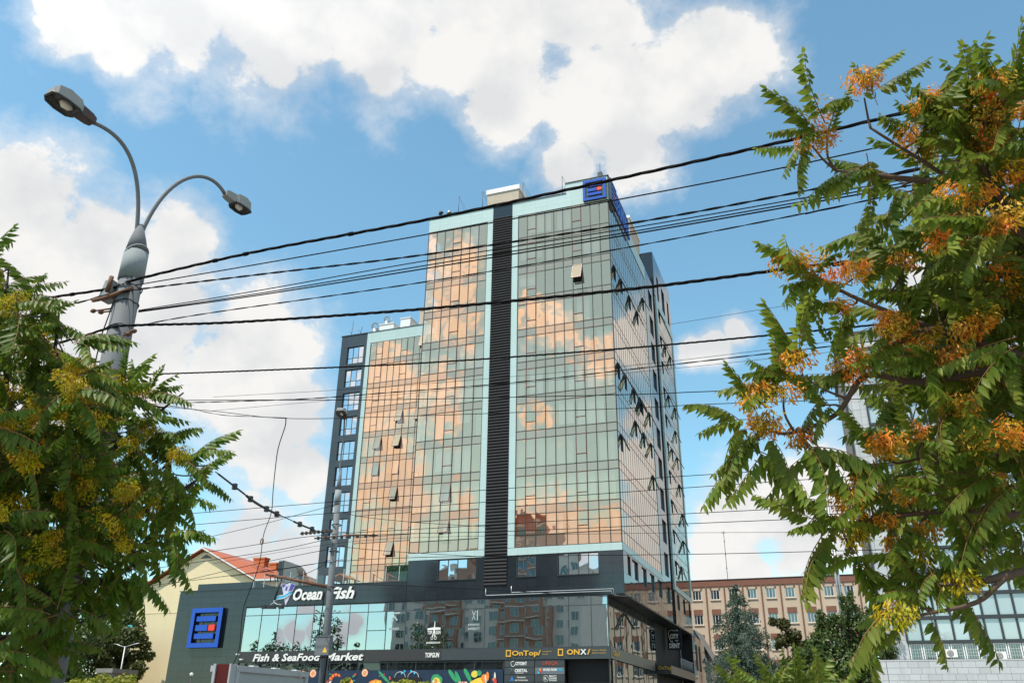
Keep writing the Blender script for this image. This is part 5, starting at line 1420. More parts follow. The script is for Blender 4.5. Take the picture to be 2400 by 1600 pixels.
# suspended trolley-wire hanger below the bracket arm
hg = thing('wire_hanger', (-2.6, QY, 4.5), 'Y-shaped trolley wire hanger hanging below the bracket arm of the pole', 'hanger')
def pz(a, b, Y=QY): return on_y(580+a*280/2195, 1260+b*280/2195, Y)
mb = MB(); mb.tube([pz(620, 760), pz(500, 1130)], .035, 6); mb.tube([pz(660, 790), pz(720, 840), pz(800, 800)], .015, 5); build('drop_rod', mb, M['dark'], hg)
mb = MB(); mb.tube([pz(500, 1130), pz(480, 1190), pz(420, 1230), pz(300, 1262)], .016, 5); mb.tube([pz(490, 1180), pz(530, 1215), pz(620, 1225), pz(620, 1250)], .016, 5); build('yoke', mb, M['rail'], hg)
for a_ in (310, 405, 475, 620):
    p = pz(a_, 1270); mb = MB().box(p.x-.08, p.x+.08, QY-.06, QY+.06, p.z-.05, p.z+.07); build('clip', mb, M['dark'], hg)
for a_ in (420, 505, 545):
    mb = MB(); mb.tube([pz(a_, 700), pz(a_+5, 800)], .018, 5); build('hook', mb, M['dark'], hg)

# ------------------------------------------------------------------ overhead wires
def interp(pts, n):
    """smooth curve through a few points"""
    P = [pts[0]*2-pts[1]] + pts + [pts[-1]*2-pts[-2]]; out = []
    for i in range(1, len(P)-2):
        p0, p1, p2, p3 = P[i-1:i+3]
        for k in range(n):
            t_ = k/n
            out.append(.5*((2*p1)+(p2-p0)*t_+(2*p0-5*p1+4*p2-p3)*t_*t_+(3*p1-p0-3*p2+p3)*t_**3))
    out.append(pts[-1]); return out
def wire(label, px, Y, r, strands=1, pitch=.35, grp='overhead wires', name='overhead_wire', clips=0):
    pts = [on_y(x, y, Y) if not isinstance(Y, (tuple, list)) else on_y(x, y, Y[i]) for i, (x, y) in enumerate(px)]
    if px[-1][0] >= 2300: pts.append(pts[-1]+(pts[-1]-pts[-2]).normalized()*22)      # the line runs on down the street
    if px[0][0] <= -100: pts.insert(0, pts[0]+(pts[0]-pts[1]).normalized()*18)
    c = interp(pts, 14)
    mb = MB()
    if strands == 1: mb.tube(c, r, 6)
    else:
        d = [0]
        for a, b in zip(c, c[1:]): d.append(d[-1]+(b-a).length)
        Lt = d[-1]; n = int(Lt/pitch*7); fine = []; j = 0
        for i in range(n+1):
            s = Lt*i/n
            while j < len(d)-2 and d[j+1] < s: j += 1
            f = (s-d[j])/max(1e-6, d[j+1]-d[j]); fine.append((c[j].lerp(c[j+1], f), s))
        dr = (c[-1]-c[0]).normalized(); u = dr.cross(Vector((0, 0, 1))).normalized(); v = u.cross(dr)
        for q in range(strands):
            ph = 2*math.pi*q/strands
            mb.tube([p+(u*math.cos(s/pitch*6.283+ph)+v*math.sin(s/pitch*6.283+ph))*r*.55 for p, s in fine], r*.52, 5)
    if clips:
        rg = random.Random(int(px[0][1]))
        for q in range(clips):
            p = c[rg.randrange(6, len(c)-6)]; mb.tube([p+Vector((-.03, 0, 0)), p+Vector((.03, 0, 0))], r*1.35, 7)
    return build(name, mb, M['cable'], None, label, 'wire', grp)
wire('thick black cable bundle from the left lamp post rising highest across the tower roof', [(-150, 740), (100, 700), (262, 675), (318, 655), (600, 590), (1010, 513), (1480, 412), (1880, 322), (2250, 232), (2700, 120)], PY-.12, 0.0185, 3, .8, clips=7)
wire('thin black wire just below the topmost cable bundle', [(318, 668), (600, 620), (980, 553), (1480, 462), (1870, 386), (2500, 250)], PY-.10, 0.0077)
wire('black cable leaving the lamp post below its box and crossing the upper tower', [(-150, 790), (180, 710), (285, 684), (610, 643), (980, 599), (1480, 523), (1900, 445), (2300, 365), (2600, 300)], PY-.16, 0.0126, 2, .5)
wire('thin wire in the middle group across the upper tower, upper of three', [(325, 727), (610, 680), (980, 614), (1480, 534), (1960, 450), (2500, 350)], PY-.08, 0.0063)
wire('thin wire in the middle group across the upper tower, middle of three', [(325, 729), (610, 687), (980, 625), (1480, 543), (1960, 458), (2500, 360)], PY-.05, 0.0070)
wire('thin wire in the middle group across the upper tower, lowest of three', [(325, 731), (610, 691), (980, 632), (1480, 549), (1960, 465), (2500, 370)], PY-.11, 0.0084)
wire('loosely twisted wire dipping across the fourth storey of the tower from the top', [(312, 765), (480, 735), (980, 663), (1480, 578), (1960, 485), (2500, 370)], PY-.02, 0.0084, 2, .6)
wire('thick twisted black cable from the lamp post across the middle of the upper tower', [(-150, 870), (150, 800), (258, 768), (320, 762), (550, 755), (980, 725), (1480, 677), (1860, 628), (2100, 600), (2600, 530)], PY-.14, 0.0170, 3, .45)
wire('thick twisted black cable crossing the tower at mid height, above the street trees', [(200, 880), (370, 876), (600, 868), (980, 851), (1480, 815), (1960, 770), (2300, 735), (2700, 690)], -55.0, 0.0150, 3, .40)
wire('pair of joined wires crossing the louvre strip at mid height, with a knot', [(380, 945), (700, 935), (920, 919), (1195, 897), (1480, 865), (1990, 806), (2600, 730)], -52.0, 0.0126, 2, .9)
wire('hair-thin wire just above the knotted pair of wires', [(500, 930), (920, 905), (1480, 856), (1990, 795), (2600, 720)], -51.5, 0.0042)
wire('hair-thin wire just below the knotted pair of wires', [(500, 962), (920, 925), (1480, 873), (1990, 820), (2600, 750)], -51.0, 0.0042)
wire('dark straight wire across the tower below the knotted pair', [(350, 938), (600, 937), (920, 936), (1480, 924), (1660, 917), (2300, 895), (2600, 880)], -50.0, 0.0098)
wire('lower of two straight wires at mid height with a tangled splice on the left', [(350, 950), (500, 963), (670, 980), (920, 976), (1480, 956), (1680, 946), (2300, 925)], -49.0, 0.0084)
wire('loose twisted splice wire left of the tower at mid height', [(350, 945), (430, 955), (520, 972), (600, 976), (672, 979)], -49.1, 0.0098, 2, 1.2)
wire('sagging wire across the lower tower, upper of the trolley wires', [(420, 1205), (700, 1182), (1000, 1158), (1500, 1122), (2000, 1090), (2600, 1050)], -43.5, 0.0098)
wire('sagging wire across the lower tower, second of the trolley wires', [(420, 1232), (700, 1208), (1000, 1186), (1500, 1150), (2010, 1115), (2600, 1075)], -43.0, 0.0098)
wire('trolley wire across the sixth lit storey, third from the top of the low group', [(350, 1312), (560, 1282), (740, 1255), (1000, 1238), (1500, 1209), (1940, 1186), (2600, 1150)], -42.0, 0.0098)
wire('trolley wire just under the third one of the low group', [(350, 1333), (640, 1290), (830, 1256), (1200, 1244), (1600, 1227), (1910, 1214), (2600, 1185)], -42.4, 0.0098)
wire('thin faint wire below the trolley wires of the low group', [(500, 1320), (830, 1268), (1200, 1254), (1600, 1248), (2000, 1246), (2600, 1240)], -41.6, 0.0056)
wire('lowest straight wire crossing the foot of the tower glass', [(350, 1372), (640, 1335), (770, 1317), (1000, 1305), (1620, 1298), (1970, 1290), (2600, 1275)], -42.2, 0.0091)
wire('stay wire from the second pole sloping down to the left across the yellow gable', [(790, 1283), (700, 1300), (560, 1330), (370, 1375)], -41.2, 0.0098)
wire('pale stay wire from the second pole to the roofs on the left', [(765, 1316), (650, 1335), (540, 1350)], -41.0, 0.0098)
wire('pale stay wire from the second pole dropping steeply to the podium sign', [(762, 1321), (730, 1338), (690, 1354)], -41.05, 0.0098)
wire('sagging wire from the second pole to the right across the wing and louvre strip', [(800, 1200), (860, 1212), (980, 1224), (1150, 1234)], -41.1, 0.0084)
wire('sagging wire from the second pole to the right, lower one', [(795, 1280), (900, 1290), (1100, 1302), (1200, 1304)], -41.15, 0.0084)
wire('pair of pale wires in front of the dark band left of the emblem letters', [(780, 1367), (1000, 1374), (1300, 1390), (1480, 1400)], -41.3, 0.0084)
wire('wire on the left rising to the dark insulator chain', [(480, 1260), (600, 1232), (700, 1205), (795, 1180)], -42.6, 0.0084)
wire('hair-thin wire far right between the tower and the tree', [(1570, 760), (1700, 739), (1830, 718), (2100, 680)], -50.5, 0.0042)
# dark insulator chain running down to the second pole
t = thing('insulator_chain', (.0, -47, 6), 'dark chain of trolley insulators slanting down to the second pole', 'insulator')
c0 = [on_y(x, y, Y) for x, y, Y in ((505, 1105, -49), (566, 1152, -47.5), (600, 1178, -46.5), (640, 1200, -45.5), (668, 1212, -44.8), (712, 1232, -43), (760, 1250, -41.2))]
mb = MB(); mb.tube(c0, .014, 5); build('wire', mb, M['cable'], t)
for a_, b_, r in ((.02, .20, .025), (.22, .42, .038), (.46, .60, .035), (.76, .92, .032)):
    q = interp(c0, 10); n = len(q)-1; mb = MB(); mb.tube(q[int(a_*n):int(b_*n)+1], r, 8); build('insulator_rod', mb, M['dark'], t)
for s in (.12, .28, .44, .56, .80, .9):
    q = interp(c0, 10); p = q[int(s*(len(q)-1))]; mb = MB().box(p.x-.05, p.x+.05, p.y-.05, p.y+.05, p.z-.08, p.z+.08); build('clamp', mb, M['dark'], t)
for lab, px in (('toothed trolley crossing bar on the second pole, upper left one', ((704, 1250), (780, 1243))), ('toothed trolley crossing bar on the second pole, lower one', ((737, 1261), (820, 1253), (885, 1254)))):
    t = thing('trolley_crossing_bar', on_y(px[0][0], px[0][1], -41.2), lab, 'trolley bar', 'trolley crossing bars')
    c0 = [on_y(x, y, -41.2) for x, y in px]; mb = MB(); mb.tube(c0, .028, 6); build('bar', mb, M['rustm'], t)
    for k in range(8):
        p = c0[0].lerp(c0[-1], (k+.5)/8); mb = MB().box(p.x-.03, p.x+.03, p.y-.04, p.y+.04, p.z-.055, p.z+.055); build('tooth', mb, M['dark'], t)
# thin drop cable with a ring, from the mid wires down to the podium
t = thing('drop_cable', on_y(580, 1550, -41), 'thin black cable hanging from the middle wires with a ring, left of the second pole', 'cable')
path = [(670, 981), (668, 1000), (652, 1050), (645, 1100), (640, 1150), (636, 1200), (620, 1245), (615, 1270), (610, 1310), (600, 1345), (585, 1385), (572, 1420), (566, 1460), (562, 1510), (552, 1545), (535, 1568)]
mb = MB(); mb.tube(interp([on_y(x, y, -49+8*min(1, i/6)) for i, (x, y) in enumerate(path)], 4), .014, 5); build('cable', mb, M['cable'], t)
p = on_y(614, 1268, -41); mb = MB(); mb.tube([p+Vector((.06*math.cos(k*math.pi/6), 0, .10*math.sin(k*math.pi/6))) for k in range(13)], .02, 5, cap=False); build('ring', mb, M['rustm'], t)

# ------------------------------------------------------------------ kiosk at the bottom
M['oxred'] = pbr('oxblood_panel', (.10, .010, .008), .35, .25, 2)
M['kgrey'] = pbr('kiosk_frame', (.42, .43, .43), .5, .18, 3, streak=.3)
M['kpan'] = pbr('kiosk_panel', (.36, .39, .39), .25, .12, 2)
K = thing('street_kiosk', (-.6, -43, 0), 'grey framed kiosk with a dark red side panel at the bottom, left of the pole', 'kiosk')
z = 2.98
f0, f1 = Vector((-1.12, -44.95, 0)), Vector((-.98, -41.5, 0)); s0 = Vector((-1.55, -45.05, 0))
d = (f1-f0).normalized(); nrm = Vector((d.y, -d.x, 0))
def kbox(a, b, o0, o1, z0, z1):
    mb = MB(); mb.prism([(*(a+nrm*o0).xy, z0), (*(b+nrm*o0).xy, z0), (*(b+nrm*o1).xy, z0), (*(a+nrm*o1).xy, z0)], (0, 0, z1-z0)); return mb
build('roof_frame', kbox(f0, f1, -.9, .06, z-.16, z), M['kgrey'], K)
build('post', kbox(f0, f0+d*.14, -.12, .05, 0, z-.16), M['kgrey'], K); build('post', kbox(f1-d*.14, f1, -.12, .05, 0, z-.16), M['kgrey'], K)
build('panel', kbox(f0+d*.14, f1-d*.14, -.10, 0.0, 0, z-.2), M['kpan'], K)
mb = MB().box(-1.62, -1.16, -45.15, -44.99, 0, z+.02); build('side_panel', mb, M['oxred'], K)
mb = MB().box(-1.70, -1.62, -45.2, -44.95, 0, z+.03); mb.box(-1.16, -1.10, -45.2, -44.95, 0, z+.03); build('side_post', mb, M['kgrey'], K)
for k in range(3):
    p = f0.lerp(f1, .2+.3*k); mb = MB().box(p.x-.12, p.x+.05, p.y, p.y+.25, z, z+.03); build('roof_clip', mb, M['white'], K)
t = thing('pale_banner', at(105, 1575, 13.0), 'pale grey rounded banner board half hidden under the left tree', 'banner')
p = at(108, 1585, 13.5)
mb = MB(); mb.prism([(p.x-.11+.03*math.sin(q), p.y, p.z-.8+.14*q) for q in range(8)] + [(p.x+.14-.01*q*q*.3, p.y, p.z+.18-.14*q) for q in range(8)], (.02, .06, 0)); build('board', mb, M['white'], t)
mb = MB(); mb.tube([(p.x+.02, p.y+.08, 0), (p.x+.02, p.y+.08, p.z)], .03, 6); build('post', mb, M['rail'], t)
# little lamp globe in front of the podium wall
t = thing('bollard_light', on_y(449, 1600, -8), 'small white globe lamp on a thin post before the podium granite wall', 'lamp')
p = on_y(449, 1579, -8); mb = MB(); mb.tube([p+Vector((0, 0, -.13)), p+Vector((0, 0, -.07)), p, p+Vector((0, 0, .07)), p+Vector((0, 0, .13))], [.03, .12, .15, .12, .03], 12); build('globe', mb, M['white'], t)
mb = MB(); mb.tube([(p.x, p.y, 0), p+Vector((0, 0, -.12))], .035, 6); build('post', mb, M['dark'], t)
# ------------------------------------------------------------------ vegetation
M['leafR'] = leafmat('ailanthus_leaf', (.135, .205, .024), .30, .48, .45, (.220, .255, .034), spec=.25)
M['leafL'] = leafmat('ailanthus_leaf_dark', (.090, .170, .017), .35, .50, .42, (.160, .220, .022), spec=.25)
M['leafY'] = leafmat('sumac_leaf', (.13, .20, .030), .35, .35, .45, (.20, .24, .03))
M['fruitR'] = leafmat('samara_orange', (.58, .40, .025), .4, .35, .55, (.86, .25, .02))
M['fruitL'] = leafmat('samara_yellow', (.46, .44, .012), .4, .35, .55, (.66, .42, .012))
M['rachR'] = pbr('leaf_stalk', (.22, .10, .03), .6, .2)
M['bark'] = pbr('bark', (.10, .062, .042), .85, .35, 9, bump=.5, bscale=25)
M['barkd'] = pbr('bark_dark', (.035, .026, .020), .9, .35, 9, bump=.5, bscale=25)
def leaflet(mb, b, d, side, nrm, ln, w, bend):
    """pointed leaflet with a folded midrib"""
    m1 = b+d*ln*.36 - nrm*w*.16; m2 = b+d*ln*.70 - nrm*(w*.10+bend*ln*.35); tip = b+d*ln-nrm*bend*ln
    l1 = b+d*ln*.30+side*w*.5; r1 = b+d*ln*.30-side*w*.5
    l2 = b+d*ln*.66+side*w*.34-nrm*bend*ln*.3; r2 = b+d*ln*.66-side*w*.34-nrm*bend*ln*.3
    i = len(mb.v); mb.v += [tuple(q) for q in (b, l1, m1, r1, l2, m2, r2, tip)]
    for f in ((0, 1, 2), (0, 2, 3), (1, 4, 5, 2), (2, 5, 6, 3), (4, 7, 5), (5, 7, 6)):
        mb.f.append(tuple(i+k for k in f)); mb.m.append(0); mb.sm.append(True)
def frond(mb, rg, ln=.5, pairs=10, lf=.125, wf=.046, M4=None, droop=None, stalk=1):
    """pinnate leaf along +X, leaflets hanging on both sides"""
    dr = droop if droop is not None else rg.uniform(.2, .8)
    sway = rg.uniform(-.38, .38)
    st = len(mb.v)
    P = lambda t: Vector((ln*t*(1-.12*dr*t), sway*ln*t*t, ln*(.16*t - dr*.62*t*t)))
    pts = [P(k/6) for k in range(7)]
    mb.tube(pts, [.0045, .004, .0036, .003, .0026, .002, .0015], 3, stalk, False)
    for k in range(pairs):
        t = .16+.82*k/(pairs-1)
        p = P(t); tan = (P(min(1, t+.03))-P(t-.03)).normalized()
        s = Vector((0, 1, 0)); s = (s-tan*s.dot(tan)).normalized(); up = tan.cross(s)
        if up.z < 0: up = -up
        sz = (0.72+.28*math.sin(math.pi*min(1, .25+.6*t)))*(1 if t < .8 else 1-(t-.8)*1.6)
        for sgn in (-1, 1):
            hang = rg.uniform(.8, 1.35)
            d = (s*sgn*math.cos(hang)*1.0 + Vector((0, 0, -1))*math.sin(hang) + tan*rg.uniform(.25, .55)).normalized()
            nm = (up*math.cos(hang)+s*sgn*math.sin(hang)); nm = (nm-d*nm.dot(d)).normalized()
            leaflet(mb, p, d, d.cross(nm).normalized(), nm, lf*sz*rg.uniform(.85, 1.15), wf*sz*rg.uniform(.9, 1.15), rg.uniform(.0, .18))
    tan = (P(1)-P(.95)).normalized(); leaflet(mb, P(1), tan, Vector((0, 1, 0)), Vector((0, 0, 1)), lf*.5, wf*.6, .1)
    if M4 is not None:
        for k in range(st, len(mb.v)): mb.v[k] = tuple(M4 @ Vector(mb.v[k]))
def fruit(mb, rg, n=130, rx=.13, rz=.12):
    for _ in range(n):
        a = rg.random()*6.283; r = rx*math.sqrt(rg.random()); z = rz*(rg.random()*1.4-1.0)*(1-.45*(r/rx)**2)
        p = Vector((r*math.cos(a), r*math.sin(a), z)) + Vector((rg.uniform(-.025, .025), rg.uniform(-.025, .025), rg.uniform(-.025, .025)))
        d = Vector((math.cos(a)*.5+rg.gauss(0, .4), math.sin(a)*.5+rg.gauss(0, .4), -.8+rg.gauss(0, .4))).normalized()
        s = d.orthogonal().normalized(); s = (s*math.cos(a*3)+d.cross(s)*math.sin(a*3))
        l_, w_ = rg.uniform(.034, .052), rg.uniform(.011, .016)
        i = len(mb.v); mb.v += [tuple(p-d*l_*.5), tuple(p+s*w_*.5), tuple(p+d*l_*.5), tuple(p-s*w_*.5)]
        mb.f.append((i, i+1, i+2, i+3)); mb.m.append(0); mb.sm.append(False)
    for k in range(6):
        a = k*1.05; mb.tube([(0, 0, rz*.5), (rx*.5*math.cos(a), rx*.5*math.sin(a), 0), (rx*.8*math.cos(a), rx*.8*math.sin(a), -rz*.6)], .003, 3, 1, False)
vr = random.Random(21)
def frond_set(mat, n, stalk, **k):
    out = []
    for i in range(n):
        mb = MB(); frond(mb, vr, pairs=vr.choice((9, 10, 11, 12)), **k); out.append(mb.mesh('leaf', [mat, stalk]))
    return out
def fruit_set(mat, n, stalk):
    out = []
    for i in range(n):
        mb = MB(); fruit(mb, vr, vr.randint(200, 280), vr.uniform(.10, .15), vr.uniform(.09, .15)); out.append(mb.mesh('fruit', [mat, stalk]))
    return out
FR = frond_set(M['leafR'], 9, M['rachR']); FL = frond_set(M['leafL'], 9, M['rachR']); FY = frond_set(M['leafY'], 6, M['rachR'], lf=.13, wf=.045, droop=.25)
FUR = fruit_set(M['fruitR'], 5, M['rachR']); FUL = fruit_set(M['fruitL'], 5, M['rachR'])
def orient(d, roll=0.0):
    """rotation taking +X to d with Z kept as upright as possible"""
    x = d.normalized(); y = Vector((0, 0, 1)).cross(x)
    y = y.normalized() if y.length > .05 else Vector((0, 1, 0)); z_ = x.cross(y)
    return Matrix((x, y, z_)).transposed().to_quaternion() @ Quaternion((1, 0, 0), roll)
def put_leaf(name, parent, me, p, d, sc, roll=0):
    o = bpy.data.objects.new(name, me); place(o, parent, p)
    o.rotation_mode = 'QUATERNION'; o.rotation_quaternion = orient(d, roll); o.scale = (sc,)*3
    return o
def screen_dir(ax, ay, az):
    return (CR*ax + CU*ay + CD*az).normalized()

def ailanthus(t, tips, leaves, fruits, per, size, cap, fill_mat, fseed):
    """tips: (x, y, depth, fruit, bias angle) ; fronds radiate round each tip"""
    rg = random.Random(fseed); n = 0; extra = MB()
    for (x, y, dp, fr, bias) in tips:
        p = at(x, y, dp); k = rg.choice(per)
        for q in range(k):
            ang = (bias if bias is not None else rg.uniform(0, 6.283)) + (rg.uniform(-1.5, 1.5) if bias is not None else 0)
            az = rg.uniform(-.75, .45)
            d = screen_dir(math.cos(ang), math.sin(ang)*.8, az); d.z += rg.uniform(-.15, .25)
            q0 = p+Vector((rg.gauss(0, .03), rg.gauss(0, .03), rg.gauss(0, .04)))
            sc = size*rg.uniform(.6, 1.18)
            if n < cap: put_leaf('leaf', t, rg.choice(leaves), q0, d, sc, rg.uniform(-.3, .3)); n += 1
            else: frond(extra, rg, M4=Matrix.Translation(q0) @ orient(d).to_matrix().to_4x4() @ Matrix.Scale(sc, 4), pairs=9)
        if fr:
            for q in range(fr):
                pf = p+Vector((rg.gauss(0, .05), -.08+rg.gauss(0, .05), .06+rg.gauss(0, .05)))*size
                o = bpy.data.objects.new('fruit_cluster', rg.choice(fruits if y < 1260*G or fruits is FUL else FUL)); place(o, t, pf); s = size*rg.uniform(.7, 1.05); o.scale = (s, s, s); o.rotation_euler = (rg.gauss(0, .3), rg.gauss(0, .3), rg.random()*6)
    return extra
LFT = math.pi
RT = thing('ailanthus_tree', at(2680, 1500, 6.2).xy.to_3d(), 'large tree of heaven on the right with long drooping leaves and orange seed clusters', 'tree')
g_ = G
tipsR = [(1985,225,6.0,2,1.9),(1900,300,5.9,2,2.6),(1865,335,5.8,1,3.3),(2095,300,6.0,1,1.8),(2150,275,6.1,2,1.5),(2290,225,6.0,2,1.6),(2335,215,5.9,0,2.2),(2205,330,6.2,0,2.2),
 (2000,380,5.9,0,3.6),(2080,430,6.1,0,3.9),(2230,470,5.7,3,2.9),(2300,520,5.6,2,3.4),(2180,550,5.9,2,3.3),(2335,300,6.3,1,2.0),(2330,420,6.0,1,3.0),(2120,380,6.2,1,3.0),
 (1880,630,5.8,2,2.6),(1960,640,5.9,2,1.9),(1850,650,5.8,0,3.4),(1950,700,6.0,1,4.2),(2080,600,6.1,1,3.2),(2150,680,6.2,0,2.9),(2060,780,5.8,3,2.8),(1975,850,5.7,3,3.0),
 (1800,890,5.5,2,2.7),(1720,960,5.4,1,3.2),(1750,990,5.4,2,3.8),(1745,1040,5.4,0,4.5),(1890,930,5.6,0,3.0),(1840,860,5.6,1,2.2),(1850,1010,5.5,1,4.9),(2050,890,5.9,0,4.4),
 (2150,820,5.8,3,3.0),(2250,750,5.8,3,2.6),(2335,800,5.7,0,3.2),(2300,640,6.0,1,3.0),(2200,960,5.7,3,3.2),(2120,1010,5.6,1,3.2),(2040,1050,5.6,2,3.2),(2300,1040,5.5,3,3.4),
 (2250,890,6.0,1,3.6),(2000,1150,5.6,1,3.1),(1930,1180,5.6,2,3.2),(1905,1215,5.5,0,3.9),(1960,1270,5.5,1,4.4),(2080,1140,5.7,1,3.4),(2180,1140,5.6,0,3.6),(2280,1150,5.8,1,3.4),
 (2335,1100,5.6,0,3.8),(2120,1220,5.7,1,4.2),(2230,1230,5.7,0,4.2),(2060,1230,5.6,2,4.4),(2180,1330,5.6,1,4.0),(2120,1380,5.5,0,3.8),(2060,1420,5.4,1,3.7),(2250,240,6.1,1,2.2),(2190,270,6.2,1,2.3),(2310,270,5.9,1,2.2),(2260,380,6.0,1,2.6),(2140,1320,5.6,1,3.4),
 (2250,1270,5.8,1,3.6),(2340,600,6.2,0,3.2),(2345,950,5.9,0,3.4),(2140,560,6.4,0,3.4),(2060,520,6.3,0,3.8),(2345,700,6.1,1,3),(2280,330,6.3,1,2.6),(2200,640,6.3,0,3.6),(2335,1180,5.9,0,3.6),
 (2150,900,6.3,0,3.4),(2260,960,6.2,0,3.8),(2100,1080,6.1,0,3.8),(2240,1080,6.1,0,3.6),(2190,740,6.4,0,3.4),(2310,860,6.3,0,3.4)]
ex = ailanthus(RT, [(x*g_, y*g_, d, f, b) for x, y, d, f, b in tipsR], FR, FUR, (4, 4, 5, 5), .90, 300, M['leafR'], 31)
# inner mass, further back
rg = random.Random(77)
for _ in range(420):
    y = rg.uniform(230, 1280); xm = 2070+abs(y-820)*.14 if y < 1100 else 2130+(y-1100)*.6
    x = rg.uniform(xm, 2480)
    if y > 1200 and x > 2150 and rg.random() < .75: continue
    p = at(x*g_, y*g_, rg.uniform(6.2, 7.4)); a = rg.uniform(0, 6.28)
    d = screen_dir(math.cos(a), math.sin(a)*.7, rg.uniform(-.6, .6)); frond(ex, rg, M4=Matrix.Translation(p) @ orient(d).to_matrix().to_4x4() @ Matrix.Scale(rg.uniform(.8, 1.15), 4), pairs=9)
for _ in range(420):               # the side of the crown turned away from the picture
    x, y = rg.uniform(2430, 3250), rg.uniform(150, 1250)
    if ((x-2700)/560)**2+((y-720)/580)**2 > 1: continue
    p = at(x*g_, y*g_, rg.uniform(5.6, 7.6)); a = rg.uniform(0, 6.28)
    d = screen_dir(math.cos(a), math.sin(a)*.7, rg.uniform(-.6, .6)); frond(ex, rg, M4=Matrix.Translation(p) @ orient(d).to_matrix().to_4x4() @ Matrix.Scale(rg.uniform(.8, 1.15), 4), pairs=9)
build('inner_foliage', ex, [M['leafR'], M['rachR']], RT, kind='stuff')
base = at(2680, 1500, 6.2)
def limb(name, pts, r0, r1, mat, parent):
    pts = interp([Vector(p) for p in pts], 6); n = len(pts)
    mb = MB(); mb.tube(pts, [r0+(r1-r0)*i/(n-1) for i in range(n)], 8); return build(name, mb, mat, parent)
fork = at(2640, 900, 6.4)
BRS = []
def twigs(t, tips, brs, mat):
    rg = random.Random(3)
    for x, y, d, f, b in tips:
        p = at(x*G, y*G, d); q = min(brs, key=lambda v: (v-p).length+.6*max(0, (CAM-p).length-(CAM-v).length))
        if (q-p).length < .05: continue
        mid = p.lerp(q, .5)+Vector((rg.gauss(0, .03), rg.gauss(0, .03), -.06*(q-p).length))
        mb = MB(); mb.tube(interp([q, mid, p], 4), [.0095-.0005*i for i in range(9)], 5, cap=False); build('twig', mb, mat, t)
limb('trunk', [(base.x, base.y, 0), (base.x+.05, base.y, 1.4), at(2660, 1250, 6.3), fork, at(2600, 560, 6.4), at(2520, 280, 6.3)], .12, .018, M['bark'], RT)
for pts in ([(2640, 900, 6.4), (2400, 560, 6.2), (2240, 430, 6.1), (2040, 300, 6.0)], [(2640, 900, 6.4), (2350, 480, 6.2), (2300, 330, 6.1), (2330, 250, 6.0)], [(2640, 900, 6.4), (2420, 840, 6.1), (2190, 770, 5.9), (2010, 700, 5.9), (1900, 640, 5.85)],
            [(2640, 900, 6.4), (2400, 860, 6.0), (2160, 895, 5.8), (2030, 880, 5.7), (1960, 970, 5.6), (1850, 1015, 5.5), (1780, 1000, 5.45)], [(2660, 1200, 6.3), (2400, 1205, 5.9), (2250, 1195, 5.75), (2050, 1215, 5.6), (1950, 1240, 5.55)],
            [(2660, 1300, 6.2), (2480, 1330, 5.8), (2370, 1345, 5.6), (2290, 1410, 5.5), (2160, 1440, 5.4)], [(2370, 1345, 5.6), (2310, 1360, 5.55), (2220, 1370, 5.5)], [(2640, 900, 6.4), (2480, 1000, 6.1), (2300, 1040, 5.9), (2130, 1080, 5.7)], [(2640, 900, 6.4), (2800, 700, 6.5), (2980, 560, 6.5)], [(2660, 1200, 6.3), (2850, 1050, 6.4), (3050, 950, 6.5)],
            [(2240, 430, 6.1), (2130, 420, 6.0), (1960, 400, 5.9)], [(2190, 770, 5.9), (2110, 800, 5.8), (2050, 830, 5.75)]):
    limb('branch', [at(x, y, d) for x, y, d in pts], .030, .008, M['bark'], RT); BRS += interp([at(x, y, d) for x, y, d in pts], 8)
twigs(RT, tipsR, BRS, M['bark'])

# left tree
LT = thing('ailanthus_tree', at(-120, 1600, 10.0).xy.to_3d(), 'dense dark green tree of heaven on the left with yellow seed clusters', 'tree')
edge = [(10,610,1,1.6),(60,650,1,1.2),(130,690,1,.6),(150,740,1,0.0),(90,760,0,.8),(190,820,1,.9),(250,850,2,.7),(330,890,1,.5),(390,900,2,.3),(360,960,0,-.3),(420,1010,1,.2),(480,1050,2,.3),(500,1080,1,-.4),(470,1120,0,-.9),
 (420,1160,1,-.8),(400,1220,0,-1.0),(440,1230,0,-.8),(350,1250,2,-.7),(345,1300,0,-.9),(300,1290,1,-1.2),(270,1330,0,-1.3),(220,1390,0,-1.2)]
rg = random.Random(5)
tipsL = [(x-55, y+12, rg.uniform(8.8, 9.6), f, b) for x, y, f, b in edge]
def inside(x, y):
    lim = 160 if y < 760 else 230+(y-760)*.9 if y < 1000 else 440 if y < 1150 else 425-(y-1150)*.85
    x += 55; y -= 12
    return -60 < x < lim and y > 640+ (0 if x < 100 else (x-100)*.55)
k = 0
while k < 74:
    x, y = rg.uniform(-50, 450), rg.uniform(650, 1560)
    if not inside(x, y): continue
    if min(abs(x-a)+abs(y-b) for a, b, *_ in tipsL) < 42: continue
    fr = 0
    if y < 1330 and rg.random() < .75: fr = rg.choice((2, 2, 3))
    tipsL.append((x, y, rg.uniform(8.6, 9.8), fr, rg.uniform(-2.6, -.2) if rg.random() < .7 else None)); k += 1
ex = ailanthus(LT, [(x*g_, y*g_, d, f, b) for x, y, d, f, b in tipsL], FL, FUL, (4, 5, 5, 6), 1.0, 300, M['leafL'], 32)
